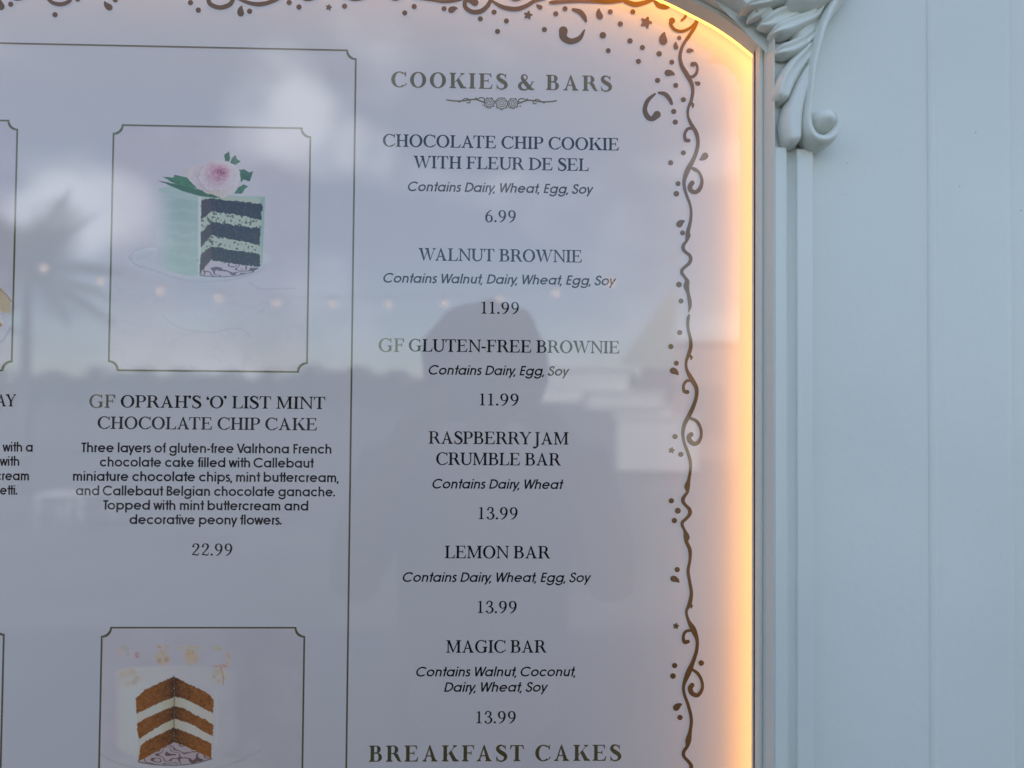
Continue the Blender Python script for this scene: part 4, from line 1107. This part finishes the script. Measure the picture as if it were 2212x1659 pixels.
# field: from the frame outline outwards to a large rectangle
inner = [(xd-.0005, ZB-.35), (xd-.0005, zt-.02), (xd-.0005, zt+.02)]
ao = offset(path, .020)
inner = [(xat(1722, WY), ZB-.35), (xat(1722, WY), zt), (xat(1735, WY), zt+.05)]+[q for q in [ao[i] for i in arch_i] if q[1] > zt+.155]
xr1 = xat(2176, WY)
xl1 = -9.0
outer = []
for (x, z) in inner:
    outer.append((x, z))
V, Fc = [], []
ztop = 4.2
k = 3
right_in = inner[:3]
V = [(right_in[0][0], WY, 0.0), (xr1, WY, 0.0), (xr1, WY, ztop), (xl1, WY, ztop), (xl1, WY, inner[-1][1])] + [(x, WY, z) for x, z in inner[::-1]]
o = meshobj('wall_field', V, [tuple(range(len(V)))], M['wallpaint'], wall)
o.matrix_parent_inverse = Matrix.Translation(wall.location).inverted()
def wadd(o):
    o.parent = wall
    o.matrix_parent_inverse = Matrix.Translation(wall.location).inverted()
    return o
# rounded outer edge of the field and the surface set back beside it
re = .008
pf = [(xr1+re*math.sin(a), WY+re-re*math.cos(a)) for a in np.linspace(0, math.pi/2, 9)]
pf += [(xr1+re+.0003, WY+.018)]
V = [(x, y, 0) for x, y in pf]+[(x, y, ztop) for x, y in pf]; n = len(pf)
wadd(meshobj('rounded_edge', V, [(i, i+1, n+i+1, n+i) for i in range(n-1)], M['wallpaint'], None, True))
xs2 = xr1+re
wadd(meshobj('recessed_field', [(xs2-.001, WY+.010, 0), (9.0, WY+.010, 0), (9.0, WY+.010, ztop), (xs2-.001, WY+.010, ztop)], [(0, 1, 2, 3)], M['wallpaint']))
# bead
xb0 = xat(2014, WY)
rb_ = .0016
pf = [(xb0+rb_*2.3*math.cos(a), WY-.0017*math.sin(a)) for a in np.linspace(math.pi, 0, 9)]
V = [(x, y, 0) for x, y in pf]+[(x, y, ztop) for x, y in pf]; n = len(pf)
wadd(meshobj('bead', V, [(i, i+1, n+i+1, n+i) for i in range(n-1)], M['wallpaint'], None, True))
# body of the building behind, so that the sun is kept off
bm = bmesh.new()
box(bm, (0.1, 1.0, 2.1), (20.0, 1.9, 4.2))
wadd(bmobj('wall_core', bm, M['wallpaint']))
# small flecks of dirt on the paint
flk = mat('dirt_fleck', (0.22, 0.23, 0.23), 0.8)
fz = zc(1840, 300, 3.0722)
for (x, y, r_, m_) in [(855, 330, 5, fz), (822, 575, 4, fz), (1718, 508, 6, fz), (1842, 96, 6, fz), (2190, 695, 6, fz), (1595, 412, 3, fz)]:
    cpt = at(*m_(x, y), WY)
    bm = bmesh.new()
    bmesh.ops.create_icosphere(bm, subdivisions=1, radius=.00009*r_)
    for v_ in bm.verts: v_.co += Vector((random.uniform(-1, 1), 0, random.uniform(-1, 1)))*.00003*r_
    bmesh.ops.scale(bm, vec=(1, .3, .8), verts=bm.verts)
    bmesh.ops.translate(bm, vec=cpt, verts=bm.verts)
    wadd(bmobj('fleck', bm, flk))

# ------------------------------------------------------------------ what the glass mirrors: the place behind the viewer
M['pave'] = mat('tan_paving', (0.10, 0.095, 0.092), 0.85, 0.5, 0.9, 0.3, 60)
V = [(-400, -600, 0), (400, -600, 0), (400, 60, 0), (-400, 60, 0)]
gr = meshobj('ground', V, [(0, 1, 2, 3)], M['pave'])
tag(gr, kind='structure')

# trees beyond the square
M['leafA'] = mat('tree_leaf', (0.055, 0.085, 0.03), 0.6, .3, 2)
M['leafB'] = mat('tree_leaf_light', (0.075, 0.11, 0.045), 0.6, .3, 2)
M['bark'] = mat('bark', (0.12, 0.09, 0.07), 0.9, .3, 9)
def leafcloud(name, c, r, nl, sz, m, parent, lumps=9):
    rs = np.random.RandomState(int(abs(c[0])*100) % 9999)
    cs = [(np.array(c)+rs.uniform(-1, 1, 3)*np.array(r)*.6, rs.uniform(.35, .6)) for _ in range(lumps)]
    V, Fc = [], []
    for k in range(nl):
        cc, rr = cs[rs.randint(lumps)]
        d = rs.normal(size=3); d /= np.linalg.norm(d)
        p_ = cc+d*rr*np.array(r)*rs.uniform(.6, 1)
        a = rs.normal(size=3); a /= np.linalg.norm(a)
        b_ = np.cross(a, rs.normal(size=3)); b_ /= np.linalg.norm(b_)
        s = sz*rs.uniform(.5, 1.2)
        i = len(V)
        V += [p_-a*s, p_+b_*s*.5, p_+a*s, p_-b_*s*.5]
        Fc.append((i, i+1, i+2, i+3))
    return meshobj(name, V, Fc, m, parent)
def cone(name, p0, p1, r0_, r1_, m, parent, seg=10):
    p0, p1 = Vector(p0), Vector(p1)
    bm = bmesh.new()
    bmesh.ops.create_cone(bm, cap_ends=True, segments=seg, radius1=r0_, radius2=r1_, depth=(p1-p0).length)
    bmesh.ops.rotate(bm, cent=(0, 0, 0), matrix=(p1-p0).to_track_quat('Z', 'Y').to_matrix(), verts=bm.verts)
    bmesh.ops.translate(bm, vec=(p0+p1)/2, verts=bm.verts)
    return bmobj(name, bm, m, parent, True)
tl_ = [(70, 792, 62), (170, 800, 70), (270, 786, 66), (370, 800, 72), (455, 790, 60), (540, 806, 70), (640, 792, 64), (730, 780, 58), (820, 790, 66), (910, 800, 60), (1320, 790, 70), (-60, 780, 64), (-180, 770, 60)]
for i, (u, v, D) in enumerate(tl_):
    p_ = refl(u, v, D)
    hgt = p_.z
    tr_ = empty('tree', (p_.x, p_.y, 0))
    tag(tr_, 'round leafy tree in the far row mirrored below the clouds', 'tree', 'trees of the far row mirrored in the glass')
    cone('trunk', (0, 0, -.1), (0, 0, hgt*.5), .16, .09, M['bark'], tr_)
    leafcloud('crown', (0, 0, hgt*.58), (3.0, 2.0, hgt*.42), 1300, .32, M['leafA'] if i % 2 else M['leafB'], tr_)
# palm
M['palmleaf'] = mat('palm_leaf', (0.20, 0.24, 0.12), 0.5, .2, 4)
M['palmtrunk'] = mat('palm_trunk', (0.26, 0.22, 0.17), 0.9, .3, 9)
def palm(u, v, D, label, fl=1.5, nf=22, seed=1):
    rs = random.Random(seed)
    p_ = refl(u, v, D)
    t_ = empty('palm_tree', (p_.x, p_.y, 0))
    tag(t_, label, 'palm')
    cone('trunk', (0, 0, -.1), (0, 0, p_.z), .11, .06, M['palmtrunk'], t_)
    for k in range(nf):
        az = k*2.399; el = rs.uniform(-.2, 1.35)
        d = Vector((math.cos(az)*math.cos(el), math.sin(az)*math.cos(el), math.sin(el)))
        pos = Vector((0, 0, p_.z)); V, Fc = [], []
        pts = []
        for s in range(13):
            pts.append(pos.copy())
            d = (d+Vector((0, 0, -.075))).normalized()
            pos += d*fl/12
        for s in range(1, 13):
            dd = (pts[s]-pts[s-1]).normalized()
            sd = dd.cross(Vector((0, 0, 1))).normalized()
            ll = .42*fl*math.sin(math.pi*min(1, s/13+.12))
            for q in range(3):
                b0 = pts[s-1].lerp(pts[s], q/3)
                for sg in (-1, 1):
                    tp = b0+(sd*sg*.8+dd*.6).normalized()*ll+Vector((0, 0, -.18*ll))
                    i = len(V)
                    V += [b0-dd*.018, b0+dd*.018, tp]
                    Fc.append((i, i+1, i+2))
            i = len(V)
            V += [pts[s-1]-sd*.012, pts[s-1]+sd*.012, pts[s]+sd*.008, pts[s]-sd*.008]
            Fc.append((i, i+1, i+2, i+3))
        meshobj('frond', V, Fc, M['palmleaf'], t_)
palm(60, 600, 11, 'feathery palm mirrored beside the left picture frame', 1.75, 34, 3)
palm(-60, 700, 16, 'palm farther out and left of the feathery one in the mirrored view', 1.6, 20, 5)

# festoon lights
M['bulb'] = mat('lit_bulb', (0.9, 0.8, 0.7), 0.4, emit=(1.0, 0.62, 0.45), estr=2.5)
M['wire'] = mat('black_cable', (0.02, 0.02, 0.02), 0.6)
bl = [(218, 608), (346, 628), (473, 645), (597, 655), (720, 658), (840, 658), (962, 655), (1080, 648), (1200, 634), (1320, 612), (95, 580), (-30, 548)]
proto = None
D = 6.5
for i, (u, v) in enumerate(bl):
    p_ = refl(u, v, D)
    if proto is None:
        r_ = empty('festoon_bulb', p_)
        bm = bmesh.new(); bmesh.ops.create_uvsphere(bm, u_segments=16, v_segments=10, radius=.032)
        bmobj('bulb', bm, M['bulb'], r_, True)
        cone('socket', (0, 0, .025), (0, 0, .075), .016, .014, M['wire'], r_)
        proto = r_
    else:
        r_ = proto.copy(); C.objects.link(r_)
        r_.location = p_
        for ch in list(proto.children):
            c2 = ch.copy(); C.objects.link(c2); c2.parent = r_
    tag(r_, 'small warm bulb on the cable of lights mirrored across the glass', 'bulb', 'bulbs on the cable of lights')
ws = sorted([refl(u, v, D)+Vector((0, 0, .075)) for u, v in bl], key=lambda q: q.x)
ws = [ws[0]+Vector((-2.6, 0, .9))]+ws+[ws[-1]+Vector((2.4, 0, .8))]
V, Fc = [], []
for k, q in enumerate(ws):
    V += [q+Vector((0, .004*math.cos(a), .004*math.sin(a))) for a in (0, 1.57, 3.14, 4.71)]
    if k: Fc += [((k-1)*4+j, (k-1)*4+(j+1) % 4, k*4+(j+1) % 4, k*4+j) for j in range(4)]
co_ = meshobj('light_cable', V, Fc, M['wire'])
tag(co_, 'thin black cable carrying the row of small bulbs', 'cable')

# stepped white garden wall in the sun, shop front with green awning
M['white'] = mat('white_render', (0.80, 0.79, 0.76), 0.8, .04, 3)
M['pinkwall'] = mat('pink_render', (0.42, 0.30, 0.27), 0.85, .08, 2)
M['awn'] = mat('green_awning', (0.42, 0.50, 0.36), 0.8, .05, 3)
M['roofm'] = mat('shop_window', (0.10, 0.12, 0.14), 0.2)
D = 14.0
sw = empty('stepped_wall', refl(1340, 900, D)); sw.location.z = 0
tag(sw, 'white sunlit garden wall stepping down to the right in the mirrored view', 'wall')
for (ua, ub, vt, vb_) in [(1175, 1352, 800, 850), (1262, 1424, 848, 885), (1320, 1446, 874, 905), (1330, 1500, 902, 1015)]:
    a = refl(ua, vt, D); b_ = refl(ub, vb_, D)
    bm = bmesh.new()
    zt_ = a.z; zb_ = max(0.0, b_.z)
    dp = .3+.02*((ua*7) % 5)
    box(bm, ((a.x+b_.x)/2-sw.location.x, dp/2, (zt_+zb_)/2), (b_.x-a.x, dp, zt_-zb_), .01)
    bk_o = bmobj('step_block', bm, M['white'], sw)
    bm = bmesh.new()
    box(bm, ((a.x+b_.x)/2-sw.location.x, dp/2, zt_+.03), (b_.x-a.x+.08, dp+.1, .055), .01)
    bmobj('coping', bm, M['white'], bk_o)
a = refl(1452, 740, 18); b_ = refl(1900, 1000, 18)
sh = empty('shop_building', (a.x, a.y, 0))
tag(sh, 'low pinkish shop building right of the stepped wall in the mirrored view', 'building')
bm = bmesh.new(); box(bm, ((b_.x-a.x)/2, -2, a.z/2), (b_.x-a.x, 4, a.z)); bmobj('facade', bm, M['pinkwall'], sh)
bm = bmesh.new(); box(bm, ((b_.x-a.x)/2, -2, a.z+.06), (b_.x-a.x+.3, 4.3, .12), .02); bmobj('cornice', bm, M['white'], sh)
for k in range(3):
    bm = bmesh.new(); box(bm, (.9+k*1.6, .02, 1.3), (1.0, .05, 1.3), .01); bmobj('window', bm, M['roofm'], sh)
tri = [refl(1462, 610, 16), refl(1455, 798, 16), refl(1335, 790, 16)]
off = Vector((0, -.02, 0))
aw = meshobj('sail_awning', [p_ for p_ in tri]+[p_+off for p_ in tri], [(0, 1, 2), (5, 4, 3), (0, 3, 4, 1), (1, 4, 5, 2), (2, 5, 3, 0)], M['awn'])
tag(aw, 'pale green triangular sail awning above the stepped wall in the mirrored view', 'awning')
# white garden chairs
M['chair'] = mat('white_chair', (0.78, 0.78, 0.78), 0.4)
first = None
for (u, v, r_) in [(160, 1092, 0), (228, 1094, .5)]:
    D = 8.0
    p_ = refl(u, v, D)
    if first is None:
        ch = empty('garden_chair', (p_.x, p_.y, 0))
        top_z = p_.z
        pts = [(-.19, 0, .40), (-.18, 0, top_z*.7), (-.10, 0, top_z*.95), (0, 0, top_z), (.10, 0, top_z*.95), (.18, 0, top_z*.7), (.19, 0, .40)]
        q = catmull(pts, 5)
        V, Fc = [], []
        for a_ in q:
            V += [(a_[0], .03, a_[2]), (a_[0]*.62, .03, .40+(a_[2]-.40)*.80), (a_[0]*.62, 0, .40+(a_[2]-.40)*.80), (a_[0], 0, a_[2])]
        for i in range(len(q)-1):
            for j in range(4):
                Fc.append((i*4+j, (i+1)*4+j, (i+1)*4+(j+1) % 4, i*4+(j+1) % 4))
        meshobj('backrest', V, Fc, M['chair'], ch)
        bm = bmesh.new(); box(bm, (0, .22, .42), (.42, .42, .035), .01); bmobj('seat', bm, M['chair'], ch)
        for sx_ in (-.18, .18):
            for sy_ in (.03, .40): cone('leg', (sx_, sy_, 0), (sx_*.95, sy_, .41), .013, .016, M['chair'], ch)
        first = ch
    else:
        ch = first.copy(); C.objects.link(ch); ch.location = (p_.x, p_.y, 0); ch.rotation_euler = (0, 0, r_)
        for c1 in list(first.children):
            c2 = c1.copy(); C.objects.link(c2); c2.parent = ch
    tag(ch, 'white arched-back garden chair mirrored below the cake description, ' + ('left one of the pair' if r_ == 0 else 'right one turned sideways'), 'chair', 'white garden chairs')

# ------------------------------------------------------------------ the photographer, mirrored as a dark silhouette
M['skin'] = mat('skin', (0.42, 0.26, 0.19), 0.55, .05, 40)
M['shirt'] = mat('grey_shirt', (0.13, 0.135, 0.16), 0.85, .1, 30)
M['jeans'] = mat('dark_trousers', (0.04, 0.05, 0.08), 0.9, .1, 30)
M['hair'] = mat('dark_hair', (0.035, 0.025, 0.02), 0.5, .2, 60)
M['phone'] = mat('black_phone', (0.02, 0.02, 0.022), 0.25)
hd = -0.60-0.36
hx, top_z = -0.018, refl(1045, 690, 0.586+0.36+.0).z
top_z = CAM.z+(863-690)/F*(0.586*2+0.36)
person = empty('person', (hx, hd, 0))
tag(person, 'dark-haired person in a grey shirt holding up a phone, mirrored in glass', 'person')
def skinbody(name, verts, edges, radii, m, parent, rootv=0, sub=2):
    me = bpy.data.meshes.new(name)
    me.from_pydata(verts, edges, [])
    o = bpy.data.objects.new(name, me)
    C.objects.link(o)
    o.parent = parent
    sm = o.modifiers.new('skin', 'SKIN')
    sv_ = me.skin_vertices[0].data
    for i, r_ in enumerate(radii):
        sv_[i].radius = r_ if isinstance(r_, tuple) else (r_, r_)
        sv_[i].use_root = (i == rootv)
    sm.use_smooth_shade = True
    ss = o.modifiers.new('sub', 'SUBSURF'); ss.levels = sub; ss.render_levels = sub
    me.materials.append(m)
    return o
Hh_ = top_z           # standing height
sc_ = Hh_/1.72
sh_z = top_z-.31
# local coordinates: origin on the ground under the head, +Y towards the sign
ph = Vector((CAM.x-hx, CAM.y-hd-.010, CAM.z))     # phone place in local coordinates
nv = [(0, 0, .93*sc_), (0, -.01, 1.05*sc_), (0, -.02, 1.22*sc_), (0, -.02, sh_z-.02), (0, 0, sh_z+.06), (0, .02, top_z-.16)]
rr = [(.16, .11), (.145, .105), (.165, .12), (.13, .09), .052, .05]
ed = [(0, 1), (1, 2), (2, 3), (3, 4), (4, 5)]
def add(v, r_, par):
    nv.append(tuple(v)); rr.append(r_); ed.append((par, len(nv)-1)); return len(nv)-1
fingers = []
for s in (-1, 1):
    a = add((s*.190, -.01, sh_z-.01), .060, 3)
    a = add((s*.262, .09, sh_z-.25), .055, a)
    a = add((s*.225, .19, sh_z-.10), .042, a)
    a = add((s*.115, ph.y-.045, ph.z-.035), .026, a)
    a = add((s*.092, ph.y-.020, ph.z-.012), (.030, .018), a)
    fingers.append((s, Vector(nv[a])))
    a = add((s*.095, 0, .86*sc_), .085, 0)
    a = add((s*.10, .015, .48*sc_), .058, a)
    a = add((s*.105, -.01, .09), .038, a)
    a = add((s*.115, .10, .035), .035, a)
bodyo = skinbody('body', nv, ed, rr, M['skin'], person)
# shirt and trousers over the body
v2_ = [(0, -.01, .95*sc_), (0, -.01, 1.05*sc_), (0, -.02, 1.22*sc_), (0, -.02, sh_z-.02), (0, 0, sh_z+.015)]
r2 = [(.20, .135), (.195, .13), (.205, .14), (.165, .11), (.075, .07)]
e2 = [(0, 1), (1, 2), (2, 3), (3, 4)]
for s in (-1, 1):
    v2_.append((s*.212, -.01, sh_z-.02)); r2.append(.084); e2.append((3, len(v2_)-1))
    v2_.append((s*.262, .09, sh_z-.25)); r2.append(.062); e2.append((len(v2_)-2, len(v2_)-1))
skinbody('shirt', v2_, e2, r2, M['shirt'], person)
v3 = [(0, -.005, .97*sc_)]; r3 = [(.168, .12)]; e3 = []
for s in (-1, 1):
    for j, (p_, r_) in enumerate([((s*.095, 0, .84*sc_), .10), ((s*.10, .012, .48*sc_), .072), ((s*.105, -.01, .10), .058)]):
        v3.append(p_); r3.append(r_); e3.append((0 if j == 0 else len(v3)-2, len(v3)-1))
skinbody('trousers', v3, e3, r3, M['jeans'], person)
for s, pv in fingers:
    for k in range(4):
        z0 = pv.z+.020-k*.019
        ln = (.9, 1, .95, .78)[k]
        b0 = Vector((s*.086, pv.y+.006, z0))
        skinbody('finger', [tuple(b0), (s*.086, ph.y+.012, z0+.004), (s*(.086-.018*ln), ph.y+.019, z0+.006), (s*(.086-.034*ln), ph.y+.018, z0+.006)], [(0, 1), (1, 2), (2, 3)], [.0095, .009, .008, .0065], M['skin'], bodyo, 0, 1)
    skinbody('thumb', [(s*.094, pv.y-.010, pv.z-.018), (s*.080, ph.y-.014, pv.z-.004), (s*.062, ph.y-.013, pv.z+.010)], [(0, 1), (1, 2)], [.012, .0105, .008], M['skin'], bodyo, 0, 1)
# head
bm = bmesh.new()
bmesh.ops.create_uvsphere(bm, u_segments=40, v_segments=30, radius=1.0)
hc = Vector((0, .015, top_z-.115))
for v_ in bm.verts:
    x, y, z = v_.co
    jaw = 1-.30*max(0, -z)**1.5
    X_ = x*.078*jaw; Y_ = y*.098*(1-.10*max(0, -z)); Z_ = z*.115
    if y > .2:
        Y_ += .020*math.exp(-((x/.16)**2+((z+.12)/.18)**2))          # nose
        Y_ -= .007*math.exp(-(((abs(x)-.36)/.16)**2+((z-.06)/.10)**2))   # eye sockets
        Y_ += .005*math.exp(-((x/.30)**2+((z+.46)/.06)**2))          # lips
        Y_ += .006*math.exp(-((x/.30)**2+((z+.85)/.16)**2))          # chin
    v_.co = Vector((X_, Y_, Z_))+hc
head = bmobj('head', bm, M['skin'], person, True)
for s in (-1, 1):
    bm = bmesh.new(); bmesh.ops.create_uvsphere(bm, u_segments=12, v_segments=8, radius=1)
    bmesh.ops.scale(bm, vec=(.010, .018, .030), verts=bm.verts); bmesh.ops.translate(bm, vec=hc+Vector((s*.080, 0, -.008)), verts=bm.verts)
    bmobj('ear', bm, M['skin'], head, True)
    bm = bmesh.new(); bmesh.ops.create_uvsphere(bm, u_segments=12, v_segments=8, radius=.0105)
    bmesh.ops.translate(bm, vec=hc+Vector((s*.029, .0815, .007)), verts=bm.verts)
    bmobj('eye', bm, mat('eye', (.25, .2, .18), .2), head, True)
bm = bmesh.new()
bmesh.ops.create_uvsphere(bm, u_segments=48, v_segments=32, radius=1.0)
for v_ in bm.verts:
    x, y, z = v_.co
    nz_ = mnoise.noise(Vector((x*3, y*3, z*3)))*.10
    v_.co = Vector((x*.134*(1+nz_), y*.122*(1+nz_)-.022, z*.128*(1+nz_)+.012+(.010 if z > 0 else 0)))+hc
dl = [f for f in bm.faces if (f.calc_center_median()-hc).y > .035 and (f.calc_center_median()-hc).z < .055 or (f.calc_center_median()-hc).z < -.10]
bmesh.ops.delete(bm, geom=dl, context='FACES')
bmobj('hair', bm, M['hair'], person, True)
# phone, its back to the sign, just behind the lens
phone = empty('phone', (CAM.x-.012, CAM.y-.009, CAM.z-.0))
tag(phone, 'dark phone held up sideways in the person\u2019s hands facing the glass', 'phone')
bm = bmesh.new(); box(bm, (0, 0, 0), (.150, .008, .072), .003); bmobj('case', bm, M['phone'], phone)
bm = bmesh.new(); box(bm, (0, -.0046, 0), (.142, .0006, .066)); bmobj('screen', bm, mat('screen_glass', (.01, .01, .012), .1), phone)
